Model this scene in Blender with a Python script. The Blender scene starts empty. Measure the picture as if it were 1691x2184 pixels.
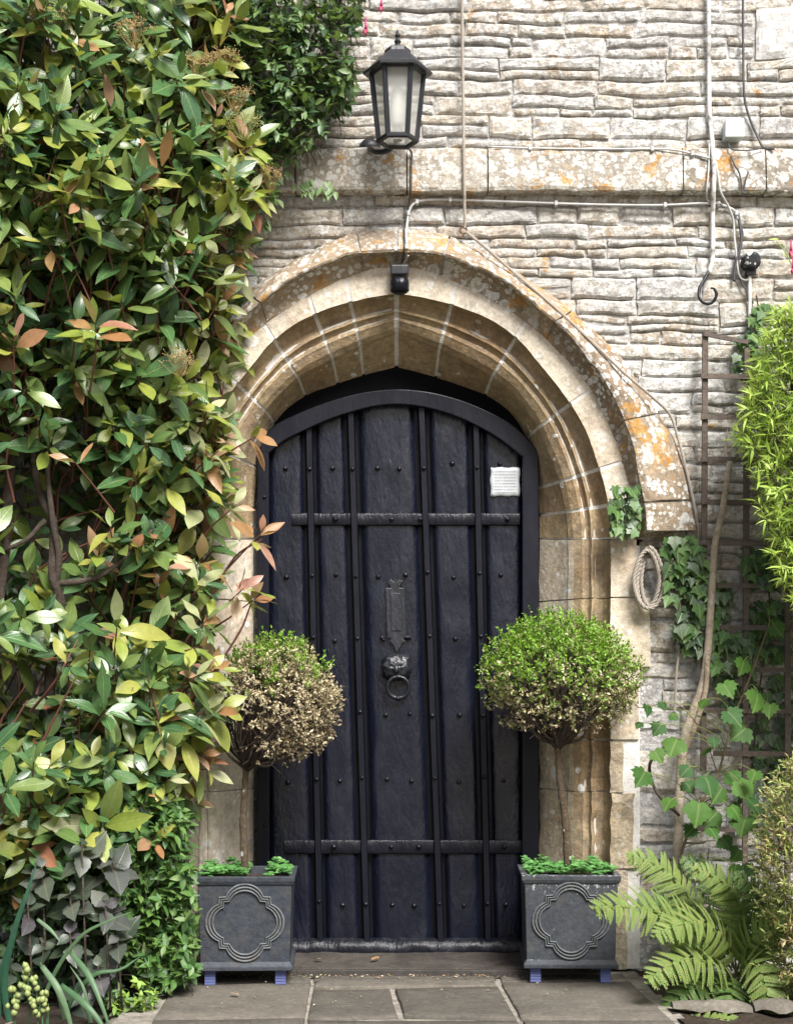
import bpy, math, random
import numpy as np
from mathutils import Vector, Matrix, noise as mn
R = math.radians
rng = random.Random(7)
nr = np.random.RandomState(11)
C = bpy.context.scene.collection
sc = bpy.context.scene

# ------------------------------------------------------------------ camera, sky, sun, exposure
F, CY, CH, HZ, CX = 3215.0, -5.9, 1.034, 1480.0, 845.5      # focal length in px of a 1691x2184 frame, camera y, height, horizon row
cam = bpy.data.cameras.new('camera'); camo = bpy.data.objects.new('camera', cam); C.objects.link(camo)
camo.location = (0, CY, CH); camo.rotation_euler = (R(90), 0, 0)
cam.sensor_fit = 'VERTICAL'; cam.sensor_height = 24.0; cam.lens = F / 2184 * 24.0
cam.shift_y = (HZ - 1092) / 2184; cam.clip_end = 500; cam.clip_start = 0.05
sc.camera = camo
SUN_EL, SUN_AZ = 48, 22            # degrees; azimuth measured from the camera side towards the right
sd = Vector((math.sin(R(SUN_AZ)) * math.cos(R(SUN_EL)), -math.cos(R(SUN_AZ)) * math.cos(R(SUN_EL)), math.sin(R(SUN_EL))))
w = bpy.data.worlds.new('World'); sc.world = w; w.use_nodes = True
wn = w.node_tree
sky = wn.nodes.new('ShaderNodeTexSky'); sky.sky_type = 'NISHITA'; sky.sun_disc = False
sky.sun_elevation = R(SUN_EL); sky.sun_rotation = math.atan2(sd.x, sd.y)
sky.air_density = 1.0; sky.dust_density = 4.0; sky.ozone_density = 0.6
bg = wn.nodes['Background']; bg.inputs[1].default_value = 0.07
wn.links.new(sky.outputs[0], bg.inputs[0])
sl = bpy.data.lights.new('sun', 'SUN'); sl.energy = 3.9; sl.angle = R(24); sl.color = (1, 0.975, 0.945)
so = bpy.data.objects.new('sun', sl); C.objects.link(so); so.rotation_euler = sd.to_track_quat('Z', 'Y').to_euler()
sc.view_settings.view_transform = 'Standard'; sc.view_settings.look = 'None'
sc.view_settings.exposure = 0.98; sc.view_settings.gamma = 1.0
sc.render.engine = 'CYCLES'
sc.cycles.max_bounces = 6; sc.cycles.transparent_max_bounces = 6; sc.cycles.use_denoising = True

def P(px, py, y):
    d = y - CY
    return Vector(((px - CX) * d / F, y, CH + (HZ - py) * d / F))
def pw(px, y): return (px - CX) * (y - CY) / F
def pz(py, y): return CH + (HZ - py) * (y - CY) / F

# ------------------------------------------------------------------ mesh and object helpers
class MB:
    def __init__(s): s.v = []; s.f = []; s.m = []; s.cur = 0
    def add(s, vs, fs):
        b = len(s.v); s.v += [tuple(p) for p in vs]
        for f in fs: s.f.append(tuple(i + b for i in f)); s.m.append(s.cur)
    def box(s, x0, x1, y0, y1, z0, z1, M=None):
        vs = [Vector((x, y, z)) for x in (x0, x1) for y in (y0, y1) for z in (z0, z1)]
        if M is not None: vs = [M @ v for v in vs]
        s.add(vs, [(0,1,3,2),(4,6,7,5),(0,4,5,1),(2,3,7,6),(0,2,6,4),(1,5,7,3)])
    def tube(s, pts, rad, n=6, cap=True):
        pts = [Vector(p) for p in pts]; k = len(pts)
        rr = rad if isinstance(rad, (list, tuple)) else [rad] * k
        vs = []; ref = None
        for i, p in enumerate(pts):
            t = (pts[min(i+1, k-1)] - pts[max(i-1, 0)])
            t = t.normalized() if t.length > 1e-9 else Vector((0,0,1))
            if ref is None:
                ref = t.orthogonal().normalized()
            ref = (ref - t * ref.dot(t))
            ref = ref.normalized() if ref.length > 1e-6 else t.orthogonal().normalized()
            b = t.cross(ref)
            for j in range(n):
                a = 2*math.pi*j/n
                vs.append(p + (ref*math.cos(a) + b*math.sin(a)) * rr[i])
        fs = [(i*n+j, i*n+(j+1)%n, (i+1)*n+(j+1)%n, (i+1)*n+j) for i in range(k-1) for j in range(n)]
        if cap: fs += [tuple(range(n-1,-1,-1)), tuple((k-1)*n+j for j in range(n))]
        s.add(vs, fs)
    def lathe(s, prof, n=16, M=None, a0=0.0):      # prof: (radius, z)
        vs = []
        for r, z in prof:
            for j in range(n):
                a = a0 + 2*math.pi*j/n; v = Vector((r*math.cos(a), r*math.sin(a), z)); vs.append(M @ v if M is not None else v)
        k = len(prof)
        fs = [(i*n+j, i*n+(j+1)%n, (i+1)*n+(j+1)%n, (i+1)*n+j) for i in range(k-1) for j in range(n)]
        fs += [tuple(range(n-1,-1,-1)), tuple((k-1)*n+j for j in range(n))]
        s.add(vs, fs)
    def grid(s, rows, close=False):
        n = len(rows[0]); vs = [p for r in rows for p in r]
        fs = []
        for i in range(len(rows)-1):
            for j in range(n if close else n-1):
                fs.append((i*n+j, i*n+(j+1)%n, (i+1)*n+(j+1)%n, (i+1)*n+j))
        s.add(vs, fs)
    def build(s, name, mats, parent=None, smooth=False):
        me = bpy.data.meshes.new(name); me.from_pydata(s.v, [], s.f)
        ms = mats if isinstance(mats, (list, tuple)) else [mats]
        for m in ms: me.materials.append(m)
        if len(ms) > 1: me.polygons.foreach_set('material_index', s.m)
        if smooth: me.polygons.foreach_set('use_smooth', [True]*len(s.f))
        me.update()
        o = bpy.data.objects.new(name, me); C.objects.link(o)
        if parent is not None: o.parent = parent
        return o
def fixn(o):
    import bmesh
    bm = bmesh.new(); bm.from_mesh(o.data); bmesh.ops.recalc_face_normals(bm, faces=bm.faces[:]); bm.to_mesh(o.data); bm.free(); return o
def bevel(o, wd, seg=2):
    m = o.modifiers.new('bevel', 'BEVEL'); m.width = wd; m.segments = seg; m.limit_method = 'ANGLE'; m.angle_limit = R(35); return o
def tag(o, label, cat=None, group=None, kind=None):
    o['label'] = label
    if cat: o['category'] = cat
    if group: o['group'] = group
    if kind: o['kind'] = kind
    return o
def thing(name, label, cat, group=None, loc=(0,0,0)):
    o = bpy.data.objects.new(name, None); C.objects.link(o); o.location = loc
    return tag(o, label, cat, group)
def nz(p, s, seed=0.0): return mn.noise(Vector((p[0]*s+seed, p[1]*s+seed*1.7, p[2]*s-seed)))
def spline(pts, n):
    pts = [Vector(p) for p in pts]; out = []
    q = [pts[0]*2-pts[1]] + pts + [pts[-1]*2-pts[-2]]
    for i in range(1, len(q)-2):
        for k in range(n):
            t = k/n; a, b, c, d = q[i-1], q[i], q[i+1], q[i+2]
            out.append(0.5*((2*b)+(c-a)*t+(2*a-5*b+4*c-d)*t*t+(3*b-a-3*c+d)*t**3))
    out.append(pts[-1]); return out

# ------------------------------------------------------------------ materials
def newmat(name):
    m = bpy.data.materials.new(name); m.use_nodes = True
    return m, m.node_tree, m.node_tree.nodes['Principled BSDF']
def N(nt, typ, **kw):
    n = nt.nodes.new('ShaderNode' + typ)
    for k, v in kw.items():
        if k.startswith('i_'):
            key = k[2:]; key = int(key) if key.isdigit() else key.replace('_', ' ')
            if hasattr(v, 'is_linked') or hasattr(v, 'links'): nt.links.new(v, n.inputs[key])
            else: n.inputs[key].default_value = v
        else: setattr(n, k, v)
    return n
def L(nt, a, b): nt.links.new(a, b)
def math_(nt, op, a, b=None, c=None, clamp=False):
    n = nt.nodes.new('ShaderNodeMath'); n.operation = op; n.use_clamp = clamp
    for i, v in enumerate((a, b, c)):
        if v is None: continue
        if isinstance(v, (int, float)): n.inputs[i].default_value = v
        else: L(nt, v, n.inputs[i])
    return n.outputs[0]
def ramp(nt, fac, stops, interp='LINEAR'):
    n = nt.nodes.new('ShaderNodeValToRGB'); cr = n.color_ramp; cr.interpolation = interp
    while len(cr.elements) > 1: cr.elements.remove(cr.elements[-1])
    for i, (p, c) in enumerate(stops):
        e = cr.elements[0] if i == 0 else cr.elements.new(p)
        e.position = p
        c = (c, c, c) if isinstance(c, (int, float)) else c
        e.color = (c[0], c[1], c[2], 1)
    L(nt, fac, n.inputs[0]); return n.outputs[0]
def mix(nt, f, a, b, mode='MIX'):
    n = nt.nodes.new('ShaderNodeMix'); n.data_type = 'RGBA'; n.blend_type = mode
    for sk, v in ((n.inputs[0], f), (n.inputs[6], a), (n.inputs[7], b)):
        if isinstance(v, (int, float)): sk.default_value = v
        elif isinstance(v, tuple): sk.default_value = (v[0], v[1], v[2], 1)
        else: L(nt, v, sk)
    return n.outputs[2]
def noise_(nt, vec, scale, detail=4, rough=0.6, out=0):
    n = N(nt, 'TexNoise', i_Scale=scale, i_Detail=detail, i_Roughness=rough); L(nt, vec, n.inputs['Vector']); return n.outputs[out]
def bump_(nt, bs, h, strength, dist, prev=None):
    b = N(nt, 'Bump', i_Strength=strength, i_Distance=dist); L(nt, h, b.inputs['Height'])
    if prev is not None: L(nt, prev, b.inputs['Normal'])
    if bs is not None: L(nt, b.outputs[0], bs.inputs['Normal'])
    return b.outputs[0]
def simple(name, col, rough=0.6, bump=0.0, bscale=80, metal=0.0, var=0.15, spec=0.5):
    m, nt, bs = newmat(name)
    g = N(nt, 'NewGeometry').outputs['Position']
    n1 = noise_(nt, g, bscale*0.3, 4)
    c = mix(nt, n1, tuple(x*(1-var*1.6) for x in col), tuple(min(1, x*(1+var*1.6)) for x in col))
    L(nt, c, bs.inputs['Base Color']); bs.inputs['Roughness'].default_value = rough; bs.inputs['Metallic'].default_value = metal
    bs.inputs['Specular IOR Level'].default_value = spec
    if bump: bump_(nt, bs, noise_(nt, g, bscale, 5), bump, 0.004)
    return m

def stone_mat(name, cols, lich=0.5, orange=0.2, grime=0.35, bump=0.6, bscale=60, speck=0.0):
    m, nt, bs = newmat(name)
    g = N(nt, 'NewGeometry').outputs['Position']
    oi = N(nt, 'ObjectInfo').outputs['Random']
    off = N(nt, 'VectorMath', operation='SCALE', i_Scale=0.02); L(nt, noise_(nt, g, 26, 3, 0.6, 1), off.inputs[0])
    gd = N(nt, 'VectorMath', operation='ADD'); L(nt, g, gd.inputs[0]); L(nt, off.outputs[0], gd.inputs[1]); gd = gd.outputs[0]
    big = noise_(nt, g, 7, 5, 0.65); fine = noise_(nt, g, 55, 6, 0.75); mid = noise_(nt, g, 19, 5, 0.7)
    f = math_(nt, 'ADD', math_(nt, 'MULTIPLY', oi, 0.45), math_(nt, 'MULTIPLY', big, 0.62))
    base = ramp(nt, f, [(i/(len(cols)-1)*0.75+0.12, c) for i, c in enumerate(cols)])
    base = mix(nt, 0.55, base, ramp(nt, fine, [(0.3, 0.25), (0.5, 0.5), (0.7, 0.85)]), 'OVERLAY')
    dk = ramp(nt, mid, [(0.38, 1), (0.52, 0)])
    base = mix(nt, math_(nt, 'MULTIPLY', dk, grime), base, (0.11, 0.095, 0.08))
    hgt = fine
    def spots(scale, thr, seedoff, size):
        mp = N(nt, 'VectorMath', operation='ADD'); L(nt, gd, mp.inputs[0]); mp.inputs[1].default_value = (seedoff, seedoff*0.7, seedoff*1.3)
        vo = N(nt, 'TexVoronoi', feature='F1', i_Scale=scale); L(nt, mp.outputs[0], vo.inputs['Vector'])
        sp = N(nt, 'SeparateColor'); L(nt, vo.outputs['Color'], sp.inputs[0])
        rad = math_(nt, 'MULTIPLY_ADD', sp.outputs[0], size, size*0.35)
        t = math_(nt, 'DIVIDE', vo.outputs['Distance'], rad)
        disc = math_(nt, 'SMOOTH_MIN', math_(nt, 'MULTIPLY_ADD', t, -7, 7.2), 1.0, 0.1, clamp=True)
        cen = math_(nt, 'MULTIPLY', math_(nt, 'GREATER_THAN', sp.outputs[1], 0.45), math_(nt, 'MULTIPLY_ADD', t, -5, 3.4, clamp=True))
        on = math_(nt, 'LESS_THAN', sp.outputs[2], thr)
        return math_(nt, 'MULTIPLY', disc, on), cen
    zone = ramp(nt, noise_(nt, g, 3.1, 3), [(0.34, 0.25), (0.55, 1)])
    if lich > 0:
        a, ca = spots(19, lich, 0, 0.42); b, cb = spots(48, lich*1.1, 3.3, 0.5)
        wa = math_(nt, 'MULTIPLY', a, math_(nt, 'MULTIPLY_ADD', ca, -0.6, 1.0))
        wm = math_(nt, 'MULTIPLY', math_(nt, 'MAXIMUM', wa, b), zone)
        wm = math_(nt, 'MULTIPLY', wm, ramp(nt, fine, [(0.3, 0.35), (0.5, 1)]))
        crust = math_(nt, 'MULTIPLY', ramp(nt, noise_(nt, gd, 33, 6, 0.75), [(0.56, 0), (0.62, 1)]), lich)
        wm = math_(nt, 'MAXIMUM', wm, crust)
        base = mix(nt, math_(nt, 'MULTIPLY', wm, 0.93), base, (0.74, 0.74, 0.71))
        hgt = math_(nt, 'MULTIPLY_ADD', wm, 0.35, fine)
    if orange > 0:
        o = ramp(nt, noise_(nt, gd, 8.5, 5, 0.72), [(0.64-orange*0.16, 0), (0.69-orange*0.16, 1)])
        o = math_(nt, 'MULTIPLY', o, ramp(nt, fine, [(0.36, 0.1), (0.5, 0.9)]))
        base = mix(nt, o, base, ramp(nt, mid, [(0.35, (0.36, 0.16, 0.03)), (0.65, (0.55, 0.33, 0.1))]))
    if speck > 0:
        sk = ramp(nt, noise_(nt, gd, 70, 6, 0.8), [(0.36, 1), (0.44, 0)])
        sk = math_(nt, 'MULTIPLY', sk, ramp(nt, noise_(nt, g, 9, 4, 0.7), [(0.38, 0.15), (0.6, 1)]))
        base = mix(nt, math_(nt, 'MULTIPLY', sk, speck), base, (0.10, 0.095, 0.09))
    L(nt, base, bs.inputs['Base Color']); bs.inputs['Roughness'].default_value = 0.92
    bs.inputs['Specular IOR Level'].default_value = 0.2
    n1 = bump_(nt, None, noise_(nt, g, bscale, 7, 0.72), bump, 0.02)
    bump_(nt, bs, hgt, 0.45, 0.008, n1)
    return m

RUBBLE = stone_mat('rubble_limestone', [(0.42,0.41,0.40), (0.60,0.58,0.54), (0.50,0.49,0.475), (0.62,0.57,0.49), (0.47,0.40,0.32), (0.58,0.56,0.53)], 0.9, 0.05, 0.42, 0.9, 48, 0.75)
BAND = stone_mat('lichened_ledge', [(0.22,0.19,0.15), (0.38,0.34,0.28), (0.32,0.29,0.25)], 0.85, 0.45, 0.25, 0.5, 70, 0.6)
HOOD = stone_mat('lichened_hood', [(0.24,0.185,0.13), (0.38,0.30,0.21), (0.22,0.165,0.12)], 0.6, 0.58, 0.3, 0.5, 70, 0.5)
DRESSED = stone_mat('dressed_limestone', [(0.50,0.40,0.27), (0.64,0.57,0.46), (0.58,0.52,0.43), (0.46,0.35,0.23)], 0.12, 0.0, 0.32, 0.3, 60, 0.3)
STAIN = stone_mat('brown_weathered_limestone', [(0.24,0.155,0.08), (0.40,0.31,0.19), (0.30,0.21,0.12), (0.44,0.36,0.25)], 0.03, 0.0, 0.4, 0.45, 45, 0.4)
WORN = stone_mat('worn_limestone', [(0.44,0.33,0.20), (0.60,0.52,0.40), (0.46,0.35,0.22)], 0.06, 0.03, 0.38, 0.9, 34, 0.5)
MORTAR = stone_mat('grey_mortar', [(0.33,0.325,0.32), (0.42,0.41,0.40), (0.37,0.365,0.36)], 0.5, 0.0, 0.3, 0.7, 90)
LIME = stone_mat('lime_mortar', [(0.66,0.64,0.60), (0.74,0.72,0.68)], 0.0, 0.0, 0.2, 0.4, 90)
FLAG = stone_mat('flagstone', [(0.055,0.050,0.042), (0.15,0.135,0.112), (0.085,0.078,0.066), (0.20,0.18,0.15)], 0.0, 0.0, 0.5, 0.4, 30, 0.5)
SOIL = stone_mat('dark_soil', [(0.035,0.026,0.018), (0.07,0.05,0.035)], 0.0, 0.0, 0.4, 1.0, 40)
PATHM = stone_mat('gravel_path', [(0.18,0.16,0.13), (0.25,0.22,0.18)], 0.0, 0.0, 0.3, 0.8, 60)

def paint_mat(name, col=(0.011, 0.012, 0.019), bump=0.5, rough=(0.28, 0.55), spec=0.42):
    m, nt, bs = newmat(name)
    g = N(nt, 'NewGeometry').outputs['Position']
    st = N(nt, 'Mapping'); L(nt, g, st.inputs[0]); st.inputs['Scale'].default_value = (1, 1, 0.35)
    a = noise_(nt, st.outputs[0], 16, 6, 0.65); b = noise_(nt, st.outputs[0], 75, 4, 0.6); c = noise_(nt, g, 5, 3)
    L(nt, mix(nt, c, col, tuple(x*1.7 for x in col)), bs.inputs['Base Color'])
    L(nt, ramp(nt, a, [(0.35, rough[0]), (0.65, rough[1])]), bs.inputs['Roughness'])
    bs.inputs['Specular IOR Level'].default_value = spec
    n1 = bump_(nt, None, a, bump, 0.012); n2 = bump_(nt, None, b, bump*0.6, 0.0035, n1)
    vo = N(nt, 'TexVoronoi', feature='F1', i_Scale=34.0); L(nt, st.outputs[0], vo.inputs['Vector'])
    bump_(nt, bs, ramp(nt, vo.outputs['Distance'], [(0.05, 1), (0.25, 0)]), bump*0.35, 0.004, n2)
    return m
BLACK = paint_mat('black_gloss_paint', (0.0036,0.0046,0.0105), 0.66, (0.17, 0.36), 0.5)
BLACKF = paint_mat('black_frame_paint', (0.004,0.0046,0.0085), 0.22, (0.3, 0.45), 0.24)
IRON = paint_mat('black_painted_iron', (0.004,0.0046,0.008), 0.9, (0.25, 0.42), 0.3)
IRONP = paint_mat('hammered_black_iron', (0.010,0.0115,0.016), 1.0, (0.25, 0.4), 0.6)
WOODSILL = paint_mat('weathered_dark_oak', (0.03,0.026,0.023), 1.0, (0.55, 0.8))
LEAD = stone_mat('faux_lead', [(0.024,0.029,0.038), (0.052,0.060,0.072), (0.034,0.040,0.050), (0.066,0.073,0.082)], 0.0, 0.0, 0.2, 0.05, 70)
LEADEDGE = stone_mat('faux_lead_rubbed', [(0.09,0.10,0.105), (0.14,0.15,0.155)], 0.0, 0.0, 0.35, 0.2, 70)
for _m in (LEAD, LEADEDGE): _m.node_tree.nodes['Principled BSDF'].inputs['Roughness'].default_value = 0.5
LEADWORN = stone_mat('faux_lead_flaked', [(0.028,0.033,0.042), (0.050,0.057,0.068), (0.042,0.047,0.056), (0.06,0.065,0.07)], 0.0, 0.0, 0.15, 0.1, 70)
def _flakes(m):
    nt = m.node_tree; bs = nt.nodes['Principled BSDF']; src = bs.inputs['Base Color'].links[0].from_socket
    g = N(nt, 'NewGeometry').outputs['Position']; tc = N(nt, 'TexCoord').outputs['Generated']; sp = N(nt, 'SeparateXYZ'); L(nt, tc, sp.inputs[0])
    up = math_(nt, 'MULTIPLY_ADD', sp.outputs[2], 5.0, -4.1, clamp=True)
    f = math_(nt, 'GREATER_THAN', math_(nt, 'MULTIPLY_ADD', up, 0.16, noise_(nt, g, 60, 6, 0.75)), 0.68)
    L(nt, mix(nt, math_(nt, 'MULTIPLY', f, 0.8), src, (0.42, 0.45, 0.46)), bs.inputs['Base Color'])
_flakes(LEADWORN)
LEADWORN.node_tree.nodes['Principled BSDF'].inputs['Roughness'].default_value = 0.5
BLUE = simple('blue_slate_tile', (0.085,0.105,0.25), 0.7)
GREYCABLE = simple('grey_cable', (0.42,0.42,0.41), 0.5, var=0.25)
WHITEPIPE = stone_mat('flaking_white_paint', [(0.62,0.61,0.58), (0.7,0.69,0.67)], 0.0, 0.0, 0.75, 0.3, 60)
DARKCABLE = simple('dark_cable', (0.05,0.05,0.055), 0.5)
ROPE = simple('hemp_rope', (0.36,0.32,0.27), 0.9, 0.5, 300)
BOXM = simple('pale_plastic', (0.50,0.57,0.55), 0.45, var=0.06)
RUST = simple('rusty_iron', (0.10,0.055,0.03), 0.8, 0.6)
TIMBER = stone_mat('weathered_timber', [(0.08,0.06,0.048), (0.16,0.13,0.11), (0.11,0.09,0.08)], 0.0, 0.0, 0.4, 0.5, 60)
BARK = stone_mat('grey_bark', [(0.07,0.048,0.03), (0.13,0.095,0.06), (0.10,0.07,0.045)], 0.06, 0.0, 0.5, 1.0, 70)
PALEBARK = stone_mat('pale_stem_bark', [(0.38,0.30,0.21), (0.52,0.45,0.36), (0.36,0.24,0.14)], 0.0, 0.0, 0.35, 0.7, 70)
DARKBARK = stone_mat('dark_bark', [(0.05,0.038,0.03), (0.09,0.07,0.055)], 0.0, 0.0, 0.4, 0.8, 60)
REDSTEM = simple('reddish_twig', (0.13,0.05,0.035), 0.6)
TWIG = simple('dry_twig', (0.16,0.115,0.075), 0.8)

def leaf_mat(name, cols, rough=0.38, trans=0.22, vein=0.25, spec=0.5, veins=True, sheen=0.0):
    m, nt, bs = newmat(name)
    isl = N(nt, 'NewGeometry').outputs['Random Per Island']; oi = N(nt, 'ObjectInfo').outputs['Random']
    rnd = math_(nt, 'FRACT', math_(nt, 'ADD', isl, math_(nt, 'MULTIPLY', oi, 7.31)))
    c = ramp(nt, rnd, [(i/max(1, len(cols)-1), k) for i, k in enumerate(cols)])
    g = N(nt, 'NewGeometry').outputs['Position']
    c = mix(nt, 0.35, c, ramp(nt, noise_(nt, g, 45, 4), [(0.3, 0.3), (0.7, 0.7)]), 'OVERLAY')
    if veins:
        uv = N(nt, 'UVMap').outputs[0]; sp = N(nt, 'SeparateXYZ'); L(nt, uv, sp.inputs[0])
        dx = math_(nt, 'ABSOLUTE', math_(nt, 'SUBTRACT', sp.outputs[0], 0.5))
        mid = math_(nt, 'MULTIPLY_ADD', dx, -30, 1.0, clamp=True)
        sv = math_(nt, 'SINE', math_(nt, 'MULTIPLY', math_(nt, 'SUBTRACT', sp.outputs[1], math_(nt, 'MULTIPLY', dx, 0.7)), 55))
        sv = math_(nt, 'MULTIPLY', ramp(nt, sv, [(0.75, 0), (1.0, 1)]), 0.35)
        v = math_(nt, 'MAXIMUM', mid, sv)
        c = mix(nt, math_(nt, 'MULTIPLY', v, vein), c, (0.38, 0.42, 0.18))
        bump_(nt, bs, math_(nt, 'MULTIPLY', v, -1.0), 0.25, 0.003)
    L(nt, c, bs.inputs['Base Color']); bs.inputs['Roughness'].default_value = rough
    bs.inputs['Specular IOR Level'].default_value = spec
    if trans > 0:
        tr = N(nt, 'BsdfTranslucent'); L(nt, mix(nt, 0.5, c, (0.25, 0.35, 0.03), 'MIX'), tr.inputs[0])
        mx = N(nt, 'MixShader'); mx.inputs[0].default_value = trans
        L(nt, bs.outputs[0], mx.inputs[1]); L(nt, tr.outputs[0], mx.inputs[2])
        L(nt, mx.outputs[0], nt.nodes['Material Output'].inputs[0])
    return m

# ------------------------------------------------------------------ leaves
def leaf_tpl(hw, n=6, power=0.9, fold=0.12, curl=0.18, wav=0.0, tip=1.0, serr=0.0):
    vs, uv, fs = [], [], []
    for i in range(n+1):
        t = i/n
        wd = hw * max(0.0, math.sin(math.pi * min(1, t**power)))**tip
        if t < 0.1: wd = max(wd, 0.012)
        if serr and 0 < i < n: wd *= 1 + (serr if i % 2 else -serr)
        zc = -curl * t*t
        for k, sx in enumerate((-1, 0, 1)):
            z = zc + fold*abs(sx)*wd*1.6 + wav*math.sin(t*9 + k*2.0)*abs(sx)*0.5
            vs.append((sx*wd, t, z)); uv.append((0.5+sx*0.5*(wd/hw if hw else 0), t))
    for i in range(n):
        for k in range(2):
            fs.append((i*3+k, i*3+k+1, (i+1)*3+k+1, (i+1)*3+k))
    return np.array(vs), np.array(uv), fs
def fan_tpl(half, centre=(0, 0.32), cup=0.10, droop=0.15):
    pts = [(x, y) for x, y in half] + [(-x, y) for x, y in half[-2:0:-1]]
    vs = [(centre[0], centre[1], 0.0)]; uv = [(0.5, 0.5)]
    for x, y in pts:
        r2 = (x-centre[0])**2 + (y-centre[1])**2
        vs.append((x, y, cup*abs(x) - droop*r2)); uv.append((0.5+x*0.5, y))
    n = len(pts); fs = [(0, 1+i, 1+(i+1) % n) for i in range(n)]
    return np.array(vs), np.array(uv), fs
def basis(a, nrm):
    a = a / (np.linalg.norm(a)+1e-9); x = np.cross(a, nrm); l = np.linalg.norm(x)
    if l < 1e-4: x = np.cross(a, [0.3, 0.8, 0.52]); l = np.linalg.norm(x)
    x = x/l; z = np.cross(x, a); return np.stack([x, a, z], 1)
def mesh_np(name, V, faces_idx, loop_tot, UV, mats, mi):
    me = bpy.data.meshes.new(name); nf = len(loop_tot)
    me.vertices.add(len(V)); me.vertices.foreach_set('co', V.astype(np.float32).ravel())
    me.loops.add(len(faces_idx)); me.loops.foreach_set('vertex_index', faces_idx.astype(np.int32))
    me.polygons.add(nf)
    st = np.concatenate([[0], np.cumsum(loop_tot)[:-1]]).astype(np.int32)
    me.polygons.foreach_set('loop_start', st)
    for m in mats: me.materials.append(m)
    me.polygons.foreach_set('material_index', mi.astype(np.int32))
    me.polygons.foreach_set('use_smooth', np.ones(nf, dtype=bool))
    ul = me.uv_layers.new(name='UVMap'); ul.data.foreach_set('uv', UV[faces_idx].astype(np.float32).ravel())
    me.update(calc_edges=True); return me
def emit(parent, leaves, tpls, mats, nobj=0, name='leaf', mass='leaf_mass', key=None):
    """leaves: (tpl, mat, pos, basis, scale). The nobj that show largest become single objects, the others one mass."""
    if nobj:
        def vis(l):
            d = l[2][1]-CY; px = CX + l[2][0]*F/d; py = HZ - (l[2][2]-CH)*F/d
            inside = -10 < px < 1700 and -10 < py < 2194
            return (0 if inside else 1, d - l[4]*2)
        leaves = sorted(leaves, key=key or vis)
    single, rest = leaves[:nobj], leaves[nobj:]
    cache = {}
    for t, m, p, B, s in single:
        if (t, m) not in cache:
            V, U, fs = tpls[t]
            fi = np.array([i for f in fs for i in f]); lt = np.array([len(f) for f in fs])
            cache[(t, m)] = mesh_np(name, V, fi, lt, U, [mats[m]], np.zeros(len(fs)))
        o = bpy.data.objects.new(name, cache[(t, m)]); C.objects.link(o); o.parent = parent
        M = np.eye(4); M[:3, :3] = B*s; M[:3, 3] = p
        o.matrix_local = Matrix(M.tolist())
    if not rest: return None
    Vs, Us, Fi, Lt, Mi = [], [], [], [], []; off = 0
    pre = [(V, U, np.array([i for f in fs for i in f]), np.array([len(f) for f in fs])) for V, U, fs in tpls]
    for t, m, p, B, s in rest:
        V, U, fi, lt = pre[t]
        Vs.append((V*s) @ B.T + p); Us.append(U); Fi.append(fi+off); Lt.append(lt); Mi.append(np.full(len(lt), m)); off += len(V)
    me = mesh_np(mass, np.concatenate(Vs), np.concatenate(Fi), np.concatenate(Lt), np.concatenate(Us), mats, np.concatenate(Mi))
    o = bpy.data.objects.new(mass, me); C.objects.link(o); o.parent = parent; o['kind'] = 'stuff'
    return o
def unit(v): v = np.array(v, float); return v/(np.linalg.norm(v)+1e-9)
def rv(s=1.0): return nr.normal(0, s, 3)

# ================================================================== THE SETTING
b = MB(); b.add([(-60,-70,-0.03), (60,-70,-0.03), (60,30,-0.03), (-60,30,-0.03)], [(0,1,2,3)])
tag(b.build('ground', PATHM), 'worn gravelly ground running out from the house', 'ground', kind='structure')
def bed(name, pts, label):
    b = MB(); k = 26; rows = []
    x0, x1, y0, y1 = pts
    for i in range(k+1):
        row = []
        for j in range(k+1):
            p = Vector((x0+(x1-x0)*i/k, y0+(y1-y0)*j/k, 0)); p.z = -0.012 + 0.03*nz(p, 6) + 0.015*nz(p, 19); row.append(p)
        rows.append(row)
    b.grid(rows); tag(fixn(b.build(name, SOIL, smooth=True)), label, 'soil', kind='structure')
bed('soil', (-3.0, -0.93, -2.2, -0.15), 'dark planting bed under the big shrub')
bed('soil', (0.90, 3.0, -2.2, -0.15), 'dark planting bed under the ferns')

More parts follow.
